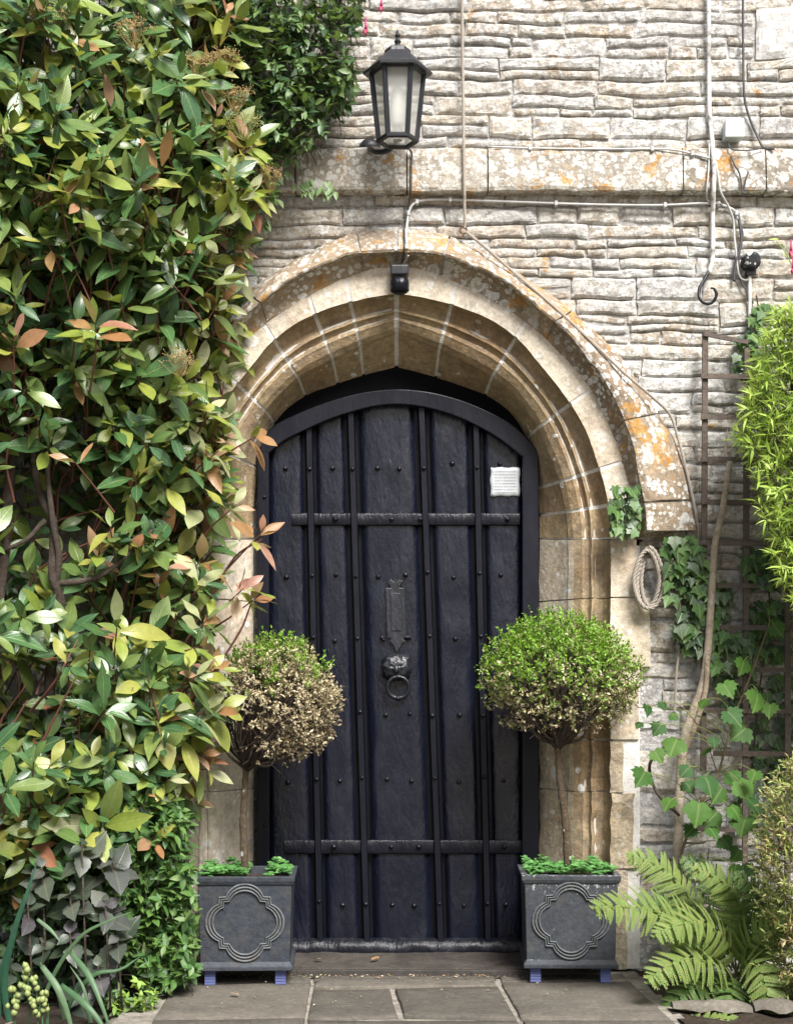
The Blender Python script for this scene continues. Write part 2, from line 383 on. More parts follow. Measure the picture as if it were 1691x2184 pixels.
# flagged path: pieces in (x, y) of the ground, joints open
pav = MB(); pav.add([(-0.93,-2.4,-0.012), (0.97,-2.4,-0.012), (0.90,-0.1,-0.012), (-0.88,-0.1,-0.012)], [(0,1,2,3)])
JOINT = stone_mat('dirty_joint', [(0.20,0.18,0.15), (0.38,0.35,0.30), (0.15,0.14,0.11)], 0.0, 0.0, 0.5, 0.8, 50)
pav = tag(pav.build('paving', JOINT), 'grey flagstone path leading up to the black door', 'paving', kind='structure')
def gx(px, py):    # ground point under a pixel
    d = CH*F/(py-HZ); return Vector(((px-CX)*d/F, CY+d, 0))
def flag(poly, z=0.0):
    b = MB(); n = len(poly); c = sum((Vector(p) for p in poly), Vector())/n
    top, low = [], []
    pts = []
    for i in range(n):
        a, d = Vector(poly[i]), Vector(poly[(i+1) % n])
        m = max(2, int((d-a).length/0.07))
        for k in range(m):
            p = a.lerp(d, k/m); q = p + (c-p).normalized()*(0.002+0.005*abs(nz(p, 14, 3))); pts.append(q)
    n = len(pts); vs = []; thin = min(max(p.x for p in pts)-min(p.x for p in pts), max(p.y for p in pts)-min(p.y for p in pts))
    for s, dz in ((0.0, -0.02), (0.0, -0.004), (min(.006, thin*.08), 0.0), (min(.1, thin*.2), 0.0)):
        for p in pts:
            q = p + (c-p).normalized()*s; q.z = z + dz + (0.003*nz(q, 9, z*99)) * (1 if dz > -0.01 else 0); vs.append(q)
    cc = c.copy(); cc.z = z+0.002; vs.append(cc)
    fs = [(r*n+i, r*n+(i+1) % n, (r+1)*n+(i+1) % n, (r+1)*n+i) for r in range(3) for i in range(n)]
    fs += [(3*n+i, 3*n+(i+1) % n, 4*n) for i in range(n)]
    b.add(vs, fs); fixn(b.build('flagstone', FLAG, pav, smooth=True))
G = gx
def fl(*px): flag([G(*p) for p in px], rng.uniform(-0.002, 0.004))
fl((372,2102), (664,2094), (652,2168), (326,2172))
fl((326,2174), (651,2170), (642,2260), (262,2264))
fl((671,2093), (1056,2093), (1060,2101), (834,2104), (668,2106))
fl((667,2110), (832,2108), (850,2166), (655,2172))
fl((842,2108), (1063,2104), (1102,2172), (862,2166))
fl((655,2176), (1104,2176), (1150,2262), (646,2262))
fl((1068,2095), (1345,2092), (1432,2172), (1112,2172))
fl((1114,2176), (1436,2176), (1520,2262), (1156,2262))
fl((372,2099), (664,2091), (664,2076), (380,2078)); fl((668,2091), (1058,2091), (1058,2081), (668,2079)); fl((1068,2092), (1342,2089), (1330,2076), (1064,2079))
for row in range(3):
    ys = [2266, 2400, 2600, 2900][row:row+2]
    for a, c in ((225, 640), (646, 1152), (1158, 1530)): fl((a-row*40, ys[0]+4), (c, ys[0]+4), (c, ys[1]), (a-row*40-30, ys[1]))
# rough edging stones of the right bed
edg = tag(bpy.data.objects.new('bed_edging', None), 'low dark stone edging along the fern bed', 'edging'); C.objects.link(edg)
for (a0, a1, yy) in ((1432,1600,2150), (1604,1700,2150)):
    g0, g1 = G(a0, yy), G(a1, yy+4); b = MB(); rows = []
    for i in range(7):
        t = i/6; c = g0.lerp(g1, t); e = 0.6+0.4*math.sin(math.pi*min(1, max(0, t*0.9+0.05))); row = []
        for j in range(8):
            a = math.pi*j/7; p = c + Vector((0, -math.cos(a)*0.05*e, math.sin(a)*0.028*e)); p += Vector((0, 1, 1))*0.012*nz(p, 22); row.append(p)
        rows.append(row)
    b.grid(rows); b.add(rows[0], [tuple(range(8))]); b.add(rows[-1], [tuple(range(8))]); fixn(b.build('edging_stone', FLAG, edg, smooth=True))

# ------------------------------------------------------------------ doorway rails (right half, in photo pixels)
YW, YF = -0.200, -0.2125
R0 = [(847,570),(898,574),(988,607),(1074,655),(1134,697),(1198,757),(1254,821),(1286,881),(1310,933),(1330,993),(1342,1040),(1350,1100),(1352,1150)]
R1 = [(847,626),(920,638),(995,660),(1064,692),(1114,733),(1162,790),(1202,841),(1236,893),(1262,953),(1284,1021),(1298,1085),(1302,1150)]
RI = [(847,712),(925,742),(1000,778),(1054,808),(1102,851),(1138,901),(1166,961),(1186,1015),(1198,1065),(1206,1110),(1209,1150)]
RR = [(847,783),(910,799),(972,819),(1040,845),(1085,878),(1115,920),(1135,970),(1145,1030),(1150,1090),(1150,1150)]
HI = [(847,536),(905,539),(952,546),(1033,578),(1078,601),(1146,655),(1206,709),(1254,765),(1294,821),(1330,893),(1354,977),(1372,1061),(1378,1133)]
HO = [(847,489),(900,493),(952,503),(1025,534),(1094,575),(1182,635),(1254,695),(1318,757),(1366,825),(1410,890),(1446,960),(1472,1035),(1490,1133)]
def resample(pts, n):
    sp = spline([(p[0], p[1], 0) for p in pts], 8); d = [0]
    for a, c in zip(sp, sp[1:]): d.append(d[-1]+(c-a).length)
    out = []; j = 0
    for i in range(n+1):
        s = d[-1]*i/n
        while j < len(d)-2 and d[j+1] < s: j += 1
        f = (s-d[j])/max(1e-9, d[j+1]-d[j]); out.append(sp[j].lerp(sp[j+1], f))
    return out
NT = 96
RS = {k: resample(v, NT) for k, v in dict(R0=R0, R1=R1, RI=RI, RR=RR, HI=HI, HO=HO).items()}
def at_rail(k, t):
    a = RS[k]; x = max(0, min(1, t))*NT; i = min(NT-1, int(x)); return a[i].lerp(a[i+1], x-i)
def lp(a, c, u): return (a[0]+(c[0]-a[0])*u, a[1]+(c[1]-a[1])*u)
MOULD = [(0,-.235),(.03,-.205),(.09,-.180),(.18,-.163),(.28,-.160),(.36,-.167),(.40,-.177),(.45,-.179),(.48,-.168),(.52,-.158),(.57,-.155),(.60,-.162),(.66,-.163),(.70,-.158),(.85,-.142),(.97,-.120),(1.0,-.110)]
def prof_arch(t):
    r0, r1, ri, rr = (at_rail(k, t) for k in ('R0','R1','RI','RR'))
    pts = [P(r0[0], r0[1], 0.03), P(r0[0], r0[1], -.235), P(*lp(r0, r1, .5), -.238)]
    pts += [P(*lp(r1, ri, u), y) for u, y in MOULD]
    for u in (.33, .66, 1.0): q = lp(ri, rr, u); pts.append(P(q[0], q[1], -.110+u*.14))
    return pts
def prof_jamb(py_, ox=0.0):
    pts = [(0.03, 1352+ox), (-.235, 1352+ox), (-.238, 1330+ox*.5)] + [(y, 1302+(1209-1302)*u) for u, y in MOULD] + [(-.063, 1190), (-.017, 1170), (.03, 1150)]
    return [(pw(px, y), y) for y, px in pts]
def prof_hood(t):
    r0, hi, ho = (at_rail(k, t) for k in ('R0','HI','HO'))
    pts = [P(*lp(r0, hi, -.03), -.19), P(*lp(r0, hi, -.02), -.2365), P(*lp(r0, hi, .45), -.244), P(*lp(r0, hi, .8), -.272), P(*lp(r0, hi, .97), -.306), P(hi[0], hi[1], -.318)]
    pts += [P(*lp(hi, ho, u), y) for u, y in ((.12,-.322), (.35,-.314), (.7,-.27), (1.0,-.226))]
    pts += [P(ho[0], ho[1], -.19)]
    return pts
def sweep(name, profs, mat, parent, side, rough=0.0, seed=0.0, stain=None):
    b = MB(); rows = []
    for pr in profs:
        row = []
        for p in pr:
            p = Vector(p)
            if rough:
                d = rough*(nz(p, 13, seed)+0.6*nz(p, 31, seed)); p = p + Vector((d*0.7, -d, d*0.5))
            row.append(Vector((p.x*side, p.y, p.z)))
        rows.append(row)
    b.grid(rows, close=True); n = len(rows[0])
    if stain:
        for q in range(len(b.f)):
            if stain[0] <= q % n < stain[1]: b.m[q] = 1
    b.add(rows[0], [tuple(range(n))]); b.add(rows[-1], [tuple(range(n))])
    return fixn(b.build(name, [mat, STAIN] if stain else mat, parent))
doorway = thing('stone_doorway', 'pointed moulded limestone doorway with lichened hood framing the black door', 'doorway')
jt = {1: [0, .155, .36, .60, .80, .905, 1.0], -1: [0, .13, .235, .37, .53, .72, .88, 1.0]}
for s in (1, -1):
    for i, (a, c) in enumerate(zip(jt[s], jt[s][1:])):
        e = 0.0055; k = max(6, int((c-a)*60))
        sweep('voussoir', [prof_arch(a+e+(c-a-2*e)*q/k) for q in range(k+1)], DRESSED, doorway, s, 0.0022, i*3.1+s, (3, 22))
    bl = [(1151,1274,4),(1277,1422,34),(1425,1576,10),(1579,1688,-22),(1691,1850,0),(1853,2085,-14)]
    for i, (a, c, ox) in enumerate(bl):
        k = 8; pf = []
        for q in range(k+1):
            z = pz(a+(c-a)*q/k, -.2); z = max(z, 0.0)
            pf.append([(x, y, pz(a, y) if (q == 0 and i == 0) else z) for x, y in prof_jamb(0, ox)])
        sweep('jamb_stone', pf, WORN if (i > 2 and s == 1) else DRESSED, doorway, s, 0.010 if i > 2 and s == 1 else 0.004, i*5.3+s, (3, 17) if s == 1 else None)
    # mortar core a little behind the dressed faces
    k = 60; pf = []
    for q in range(k+1):
        pr = prof_arch(q/k); pf.append([Vector((p.x - .006 if q == 0 else p.x, p.y, p.z)) + Vector((p.x, 0, p.z-1.55)).normalized()*0.0034 + Vector((0, 0.0034, 0)) for p in pr])
    sweep('mortar_joint', pf, LIME, doorway, s)
    sweep('mortar_joint', [[(x+.009, y+.012, z) for x, y in prof_jamb(0, 8)] for z in (pz(1165, -.2), pz(1500, -.2), 0.0)], LIME, doorway, s)
    sweep('mortar_joint', [[p + Vector((p.x, 0, p.z-1.55)).normalized()*(.003 if i_ < 6 else -.006) + Vector((-.006 if q == 0 else 0, 0.005, 0)) for i_, p in enumerate(prof_hood(q/60*.995))] for q in range(61)], MORTAR, doorway, s)
    ht = [0, .115, .43, .725, .93, 1.0]
    if s == -1: ht = [0, .085, .36, .62, .85, 1.0]
    for i, (a, c) in enumerate(zip(ht, ht[1:])):
        k = max(6, int((c-a)*60)); e = .0022
        sweep('hood_stone', [prof_hood(a+e+(c-a-2*e)*q/k) for q in range(k+1)], HOOD, doorway, s, 0.006, i*2.7+s*4)

# ------------------------------------------------------------------ rubble wall
wall_b = MB()
HIW = [P(p[0], p[1], YW) for p in RS['HI']]      # exclusion curve on the wall plane
wz = [p.z for p in HIW][::-1]; wx = [p.x for p in HIW][::-1]
zapex, zfoot = max(wz), min(wz)
XJ = pw(1346, YW)
def half_w(z):
    if z >= zapex: return 0.0
    if z < zfoot: return XJ
    return float(np.interp(z, wz, wx))
zs = [0.0-0.03] + [zfoot*i/12 for i in range(1, 13)] + list(np.linspace(zfoot+0.005, zapex, 50)) + [zapex+0.02, 3.0, 4.6]
rl, rr_ = [], []
for z in zs:
    h = half_w(z); rl.append([Vector((-3.4+(3.4-h)*t, YW+0.004*nz((t*9, z*4, 0), 3), z)) for t in np.linspace(0, 1, 10)])
    rr_.append([Vector((h+(3.4-h)*t, YW+0.004*nz((t*9, z*4, 7), 3), z)) for t in np.linspace(0, 1, 10)])
wall_b.grid(rl); wall_b.grid(rr_)
wall_b.box(-3.4, 3.4, 0.11, 0.5, -0.03, 4.6); wall_b.box(-3.4, 3.4, -0.19, 0.11, 4.55, 4.6)
wall_b.box(-3.42, -3.4, -0.19, 0.5, -0.03, 4.6); wall_b.box(3.4, 3.42, -0.19, 0.5, -0.03, 4.6)
wall = tag(wall_b.build('house_wall', MORTAR), 'old lichen-spotted limestone rubble house wall around the doorway', 'wall')
BAND_T, BAND_B = pz(318, -.255), pz(406, -.272)
def pushed(x, z):
    if abs(z) > zapex+0.1: return x, z
    h = half_w(z)
    if abs(x) < h:
        # move out along the shorter way: sideways low down, upwards near the crown
        if z > zfoot+0.55*(zapex-zfoot):
            zt = float(np.interp(abs(x), wx[::-1], wz[::-1])); return x, zt
        return math.copysign(h, x if x else 1), z
    return x, z
def stone(x0, x1, z0, z1, sd, out=0.0):
    nx = max(5, min(16, int((x1-x0)/0.017)+1)); nzv = 5 if z1-z0 < 0.09 else 8
    tilt = rng.uniform(-0.006, 0.006); rows = []; inside = 0
    c = [rng.uniform(-.005, .005) for _ in range(4)]
    rise = out + rng.uniform(-0.005, 0.006)
    fx = [0, .06] + list(np.linspace(0, 1, nx)[1:-1]) + [.94, 1] if nx > 3 else np.linspace(0, 1, nx)
    fz = [0, .12] + list(np.linspace(0, 1, nzv)[1:-1]) + [.86, 1]
    tot = 0
    for v in fz:
        row = []
        for u in fx:
            zb = z0 + c[0]*(1-u)+c[1]*u + tilt*(u-.5) + .004*nz((x0+u*(x1-x0), sd, 0), 16); zt = z1 + c[2]*(1-u)+c[3]*u + tilt*(u-.5) + .004*nz((x0+u*(x1-x0), sd+9, 0), 16)
            xl = x0 + .005*nz((sd, v*3, 0), 2); xr = x1 + .005*nz((sd, v*3, 5), 2)
            x = xl+(xr-xl)*u; z = zb+(zt-zb)*v
            x, z = x+.010*nz((x, 1, z), 7, 2)+.004*nz((x, 1, z), 24, 6), z+.011*nz((x, 5, z), 4.5, 3)+.005*nz((x, 5, z), 15, 8)
            e = min(u, 1-u)*(x1-x0); e2 = min(v, 1-v)*(z1-z0)
            em = min(e, e2)
            y = YF - rise + 0.008*math.exp(-em/0.003) - (0.012*(.35-abs(nz((x, sd, z*1.6), 12))) + 0.010*(.3-abs(nz((x, sd, z*1.3), 31))))*(1-math.exp(-em/0.009))
            q = pushed(x, z); tot += 1; inside += (q != (x, z)); row.append(Vector((q[0], y, q[1])))
        rows.append(row)
    if inside > 0.82*tot: return None
    b = MB(); b.grid(rows); n = len(rows[0])
    ring = rows[0] + [r[-1] for r in rows[1:]] + rows[-1][-2::-1] + [r[0] for r in rows[-2:0:-1]]
    back = [Vector((p.x, YW+0.01, p.z)) for p in ring]; m = len(ring)
    b.add(ring+back, [(i, (i+1) % m, m+(i+1) % m, m+i) for i in range(m)])
    return b
slist = []
def courses(pz0, pz1, hmin, hmax, lmin, lmax, xa, xb):
    py = pz0
    while py < pz1-12:
        h = rng.uniform(hmin, hmax); h = h if pz1-py-h > hmin*0.7 else pz1-py
        x = xa - rng.uniform(0, lmax)
        while x < xb:
            ln = rng.uniform(lmin, lmax) * (1.25 if h < 34 else 1.0)
            g = rng.uniform(2.5, 5.0)
            if h > 40 and rng.random() < 0.42:      # two thinner beds with their own joints
                f = rng.uniform(.38, .62); ln = rng.uniform(lmax*.8, lmax*1.7)
                for (u, v) in ((0, f), (f, 1)):
                    xx = x
                    while xx < x+ln-4:
                        l2 = rng.uniform(lmin*.8, lmax); l2 = l2 if x+ln-xx-l2 > lmin*.6 else x+ln-xx
                        slist.append((xx+g/2, xx+l2-g/2, py+h*u+g/2, py+h*v-g/2)); xx += l2
            else: slist.append((x+g/2, x+ln-g/2, py+g/2, py+h-g/2))
            x += ln
        py += h
courses(-240, 316, 27, 50, 75, 215, 380, 2500)
courses(411, 1150, 28, 52, 80, 225, 380, 2500)
courses(1150, 1600, 40, 68, 90, 190, 1330, 2500)
courses(1600, 2085, 70, 112, 120, 210, 1330, 2500)
courses(1150, 2085, 55, 90, 120, 210, 240, 480)
def blocked(s):
    x0, x1, y0, y1 = s
    if y0 > 1140 and x0 < 1400 and x1 > 400 and (x0 < 1330 and x1 > 365): return x1 < 1420 and x0 > 365 and not (x0 > 1330)
    return False
built = []
for i, (x0, x1, y0, y1) in enumerate(slist):
    if y1 > 22 and y0 < 116 and x1 > 1606 and x0 < 1718:
        if x0 < 1575: x1 = 1606
        else: continue
    if blocked((x0, x1, y0, y1)): continue
    if y0 > 1140 and x0 < 1350 and x1 > 1350: x0 = 1350 + rng.uniform(0, 16)
    if y0 > 1140 and x1 > 345 and x0 < 345: x1 = 345
    if x1-x0 < 18: continue
    b = stone(pw(x0, YF), pw(x1, YF), max(0, pz(y1, YF)), pz(y0, YF), i*1.37)
    if b is None: continue
    vis = 1 if (x1 > 540 and x0 < 1700 and y1 > -5) else 0
    built.append((vis*(x1-x0)*(y1-y0), b))
built.sort(key=lambda q: -q[0])
for a, b in built[:300]: fixn(b.build('stone', RUBBLE, wall))
rest = MB()
for a, b in built[300:]: rest.add(b.v, b.f)
o = fixn(rest.build('small_stones', RUBBLE, wall)); o['kind'] = 'stuff'
b = stone(pw(1612, YF), pw(1712, YF), pz(120, YF), pz(18, YF), 4.4, 0.006)
PALE = stone_mat('pale_render', [(0.52,0.51,0.49), (0.58,0.57,0.55)], 0.3, 0, 0.2, 0.4, 60, 0.4)
tag(fixn(b.build('pale_block', PALE, wall)), 'large smooth whitish block')
# string course
bx = [380, 628, 868, 1042, 1462, 1640, 1900, 2180, 2520]
for i, (a, c) in enumerate(zip(bx, bx[1:])):
    b = MB(); rows = []; k = max(4, int((c-a)/22))
    dz = rng.uniform(-.002, .002)
    for q in range(k+1):
        x = pw(a+1.5+(c-a-3)*q/k, -.32)
        row = []
        for (y, z) in ((-.19, BAND_T+.016), (-.238, BAND_T+.010), (-.258, BAND_T-.004), (-.266, BAND_T-.03), (-.268, (BAND_T+BAND_B)/2), (-.272, BAND_B+.014), (-.268, BAND_B+.002), (-.24, BAND_B-.002), (-.19, BAND_B)):
            p = Vector((x, y, z+dz)); d = .006*nz(p, 17, 4)+.004*nz(p, 40, 2)
            row.append(p + Vector((0, -d if y < -.2 else 0, d*.6)))
        rows.append(row)
    b.grid(rows, close=True); n = len(rows[0]); b.add(rows[0], [tuple(range(n))]); b.add(rows[-1], [tuple(range(n))])
    fixn(b.build('ledge_block', BAND, wall))

# ------------------------------------------------------------------ threshold, door frame, door
b = MB(); rows = []
for q in range(41):
    x = -.66 + 1.32*q/40; row = []
    for y, z in ((-.345,-.02), (-.35,.012), (-.338,.024), (-.2,.026), (.09,.026), (.09,-.02)):
        p = Vector((x, y, z)); row.append(p + Vector((0, .008*nz(p, 21, 1), .006*nz(p, 14, 3))))
    rows.append(row)
b.grid(rows, close=True); b.add(rows[0], [tuple(range(6))]); b.add(rows[-1], [tuple(range(6))])
STEP = stone_mat('worn_step_stone', [(0.06,0.055,0.05), (0.11,0.10,0.085), (0.035,0.03,0.028)], 0.0, 0.0, 0.5, 0.7, 40)
step = fixn(b.build('threshold_step', STEP)); tag(step, 'low worn dark threshold slab at the foot of the door', 'step')
b = MB(); b.box(pw(600, -.36), pw(1130, -.36), -.376, -.352, -.01, .022); bevel(b.build('riser_board', WOODSILL, step), .003)
b = MB(); b.box(pw(1004, -.37), pw(1060, -.37), -.379, -.3755, .0, .017); bevel(b.build('patch_board', WOODSILL, step), .002)

YD = 0.018                                   # face of the door planks
frame = thing('door_frame', 'black painted arched wooden door frame set in the stone opening', 'door frame')
fo = [(552,960),(580,911),(640,880),(700,857),(770,838),(847,830),(920,837),(990,856),(1050,882),(1100,911),(1146,960)]
fi = [(574,966),(605,940),(651,917),(700,895),(748,879),(800,866),(847,862),(899,867),(960,883),(1015,907),(1065,936),(1114,974)]
fo_, fi_ = resample(fo, 30), resample(fi, 30)
def strip(name, A, B, y0, y1, mat, parent):
    b = MB(); rows = []
    for a, c in zip(A, B):
        pa, pc = P(a[0], a[1], y0), P(c[0], c[1], y0)
        rows.append([pa, pc, Vector((pc.x, y1, pc.z)), Vector((pa.x, y1, pa.z))])
    b.grid(rows, close=True); b.add(rows[0], [(0,1,2,3)]); b.add(rows[-1], [(0,1,2,3)])
    return bevel(fixn(b.build(name, mat, parent)), .004)
strip('head', fo_, fi_, -.025, .06, BLACKF, frame)
strip('post', [(549,958), (549,2040)], [(573.5,966), (575,2040)], -.024, .06, BLACKF, frame)
strip('post', [(1113.5,975), (1113,2040)], [(1149,958), (1149,2040)], -.024, .06, BLACKF, frame)
# near-black board painting in the recess shade between arched head and rear arch
SHADE = simple('recess_shade_black', (.003,.003,.004), .85, spec=.1)
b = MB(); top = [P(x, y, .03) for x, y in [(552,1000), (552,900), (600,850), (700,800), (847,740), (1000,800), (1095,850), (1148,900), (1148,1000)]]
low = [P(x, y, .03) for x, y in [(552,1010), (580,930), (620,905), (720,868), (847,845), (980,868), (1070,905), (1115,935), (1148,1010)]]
b.grid([top, low]); b.grid([[p+Vector((0,.03,0)) for p in top], [p+Vector((0,.03,0)) for p in low]]); fixn(b.build('recess_shade_board', SHADE, frame))

door = thing('plank_door', 'black painted plank door with studs, ribs and a ring knocker', 'door')
S = [((659,915),(683,2012)), ((748,877),(783,2014)), ((899,872),(940,2017)), ((1015,910),(1041,2012))]   # ribs, top and foot
def sx(i, py): (a, b_), (c, d) = S[i]; return a + (c-a)*(py-b_)/(d-b_)
edges = [lambda py: 575] + [(lambda py, i=i: sx(i, py)) for i in range(4)] + [lambda py: 1113]
half = [0, 15.5, 17, 17, 16, 0]
def ftop(px): return float(np.interp(px, [p[0] for p in fi], [p[1] for p in fi])) - 8
for i in range(5):
    b = MB(); rows = []
    for q in range(41):
        row = []
        for j in range(8):
            u = j/7; py_t = 2008
            xa = lambda py: edges[i](py)+half[i]; xb = lambda py: edges[i+1](py)-half[i+1]
            px0 = xa(900)+(xb(900)-xa(900))*u; t0 = ftop(px0); py = t0+(py_t-t0)*q/40
            px = xa(py)+(xb(py)-xa(py))*u
            p = P(px, py, YD); e = min(u, 1-u)
            p.y += -.004*nz((p.x, i*3, p.z), 9) - .0025*nz((p.x, i*3, p.z*.6), 28) + (.006 if j in (0, 7) else 0)
            row.append(p)
        rows.append([Vector((row[0].x, YD+.04, row[0].z))]+row+[Vector((row[-1].x, YD+.04, row[-1].z))])
    b.grid(rows); fixn(b.build('plank', BLACK, door, smooth=True))
b = MB(); b.box(pw(560, .06), pw(1136, .06), YD+.03, YD+.06, pz(2030, .06), pz(960, .06)); b.build('backing', BLACKF, door)
b = MB(); b.add([P(x, y, YD+.035) for x, y in [(575,965)]+[(a, c-4) for a, c in fi[1:-1]]+[(1113,965)]], [tuple(range(len(fi)))]); fixn(b.build('backing', BLACKF, door))
for i in range(4):
    (a, t), (c, d) = S[i]; b = MB(); rows = []; hw = 5.5
    for q in range(31):
        py = t-6+(d-t+6)*q/30; x = sx(i, py); wv = 1.0+.06*nz((i, py*.02, 0), 1)
        row = [P(x-hw*wv-3.5, py, YD+.03), P(x-hw*wv-2.5, py, YD-.008), P(x-hw*wv, py, YD-.024), P(x+hw*wv, py, YD-.024), P(x+hw*wv+2.5, py, YD-.008), P(x+hw*wv+3.5, py, YD+.03)]
        rows.append(row)
    b.grid(rows); b.add(rows[-1], [tuple(range(6))]); fixn(b.build('rib', BLACKF, door))
def stud_mesh():
    b = MB(); b.lathe([(.0105, 0), (.0105, .003), (.009, .009), (.0055, .0125), (.001, .0135)], 8, Matrix.Rotation(R(90), 4, 'X')); o = b.build('stud', IRON, door, True); return o
st0 = stud_mesh(); first = True
def put(px, py, y=None, sc_=1.0):
    global first
    o = st0 if first else st0.copy()
    if not first: C.objects.link(o)
    first = False; o.location = P(px, py, YD-.001 if y is None else y); o.scale = (sc_*rng.uniform(.85, 1.1),)*3; o.rotation_euler = (0, rng.uniform(0, 3), 0)
for py in (1000, 1229, 1364, 1526, 1666, 1931):
    mids = [(edges[i](py)+edges[i+1](py))/2 for i in range(5)]
    for i, m in enumerate(mids):
        jit = lambda: rng.uniform(-4, 4)
        if i == 2: put(m-25+jit(), py-2+jit()); put(m+27+jit(), py-3+jit())
        else: put(m+jit()-(8 if i == 0 else 0), py+jit()*.8-(i*3 if py == 1000 else 0))
    for i in range(4): put(sx(i, py), py-4+rng.uniform(-5, 5), YD-.0235, .8)
for py in (1060, 1160, 1430, 1600, 1760): put(563+rng.uniform(-2, 2), py, -.0245, .7)
def hinge(x0, x1, y0, y1):
    b = MB(); rows = []; k = 44
    for q in range(k+1):
        px = x0+(x1-x0)*q/k; row = []
        for v, y in ((0, .0), (0.02, -.009), (.12, -.011), (.5, -.0118), (.88, -.011), (.98, -.009), (1, .0)):
            p = P(px, y0+(y1-y0)*v+rng.uniform(-.8, .8), YD+y); p.y += .0022*nz((p.x, 0, p.z), 40)+.0012*nz((p.x, 0, p.z), 90); row.append(p)
        rows.append(row)
    b.grid(rows); b.add(rows[0], [tuple(range(7))]); b.add(rows[-1], [tuple(range(7))])
    h = fixn(b.build('strap_hinge', IRON, door, True)); return h
hinge(622, 1108, 1094, 1121); hinge(607, 1115, 1791, 1822)
for py in (1108, 1806):
    for px in (716, 832, 893, 1078): put(px+rng.uniform(-4, 4), py, YD-.011, 1.0)
b = MB(); rows = []                       # weatherboard at the foot
for q in range(61):
    px = 580+(1112-580)*q/60; row = []
    for v, y in ((2000, .0), (2003, -.012), (2012, -.03), (2020, -.036), (2034, -.040), (2038, -.036), (2038, .03)):
        p = P(px, v, YD+y); d = .005*nz(p, 26, 2)+.003*nz(p, 60, 5); row.append(p+Vector((0, -d, d)))
    rows.append(row)
b.grid(rows); b.add(rows[0], [tuple(range(7))]); b.add(rows[-1], [tuple(range(7))]); fixn(b.build('weatherboard', IRON, door, True))
# letter plate
def plate(poly, y0, y1, name, mat, parent, bev=.0015):
    b = MB(); n = len(poly); A = [P(x, y, y0) for x, y in poly]; Bk = [Vector((p.x, y1, p.z)) for p in A]
    b.add(A+Bk, [tuple(range(n))]+[(i, (i+1) % n, n+(i+1) % n, n+i) for i in range(n)]); o = fixn(b.build(name, mat, parent))
    if bev: bevel(o, bev)
    return o
lpz = plate([(822,1254),(834,1254),(829,1246),(825,1240),(833,1236),(842,1242),(851,1236),(859,1240),(855,1246),(851,1254),(862,1254),(866,1360),(859,1362),(864,1368),(857,1373),(853,1381),(846,1392),(841,1381),(837,1373),(830,1368),(834,1362),(826,1360)], YD-.014, YD+.01, 'letter_plate', IRONP, door)
plate([(832,1265),(854,1265),(857,1345),(836,1345)], YD-.019, YD-.0135, 'flap', IRONP, lpz, .001)
put(818, 1365, YD-.004, .8); put(872, 1360, YD-.004, .9)
# knocker: a plain lumpy mask carrying a ring
kn = bpy.data.objects.new('knocker', None); C.objects.link(kn); kn.parent = door
b = MB(); kc = P(845, 1424, YD-.012); rows = []
for i in range(17):
    th = math.pi*i/16; row = []
    for j in range(26):
        ph = 2*math.pi*j/26; d = Vector((math.sin(th)*math.cos(ph), -math.cos(th) if False else math.cos(th), math.sin(th)*math.sin(ph)))
        d = Vector((math.sin(th)*math.cos(ph), -math.cos(th), math.sin(th)*math.sin(ph)))
        r = 1+.22*abs(nz(d, 3.6, 2))+.22*nz(d, 6.5, 5)
        sq = 1.0/max(.78, max(abs(d.x), abs(d.z)))
        row.append(kc+Vector((d.x*.050*r*min(1.2, sq), d.y*.040*r, d.z*.046*r*min(1.2, sq))))
    rows.append(row)
b.grid(rows, close=True)
for k in range(46):
    a = 2*math.pi*k/23+rng.uniform(-.1, .1); q = (1.0, .72)[k % 2]
    c_ = kc+Vector((math.cos(a)*.045*q, -.012-.018*(1-q)*2, math.sin(a)*.040*q)); rr = rng.uniform(.006, .0095)
    b.lathe([(.001,-rr), (rr*.8,-rr*.6), (rr,0), (rr*.8,rr*.6), (.001,rr)], 7, Matrix.Translation(c_))
for sx_ in (-1, 1): b.lathe([(.001,-.008), (.007,-.004), (.008,0), (.007,.004), (.001,.008)], 8, Matrix.Translation(kc+Vector((sx_*.017,-.036,.012))))
b.lathe([(.006,.016), (.010,.0), (.013,-.012), (.004,-.018)], 8, Matrix.Translation(kc+Vector((0,-.040,-.004))))
fixn(b.build('mask', IRONP, kn, True))
b = MB(); rc = P(849, 1466, YD-.05); rp = []
for q in range(29):
    a = math.pi/2+2*math.pi*q/28; rp.append(rc+Vector((math.cos(a)*.042, .012*(1-math.sin(a)), math.sin(a)*.042)))
b.tube(rp, [.0062+.002*(1-math.sin(math.pi/2+2*math.pi*q/28))/2 for q in range(29)], 10, False); b.build('ring', IRONP, kn, True)
b = MB(); b.lathe([(.002,-.011), (.009,-.006), (.0105,0), (.009,.006), (.002,.011)], 10, Matrix.Translation(rc+Vector((0,.02,-.044)))); b.build('striker', IRON, kn, True)
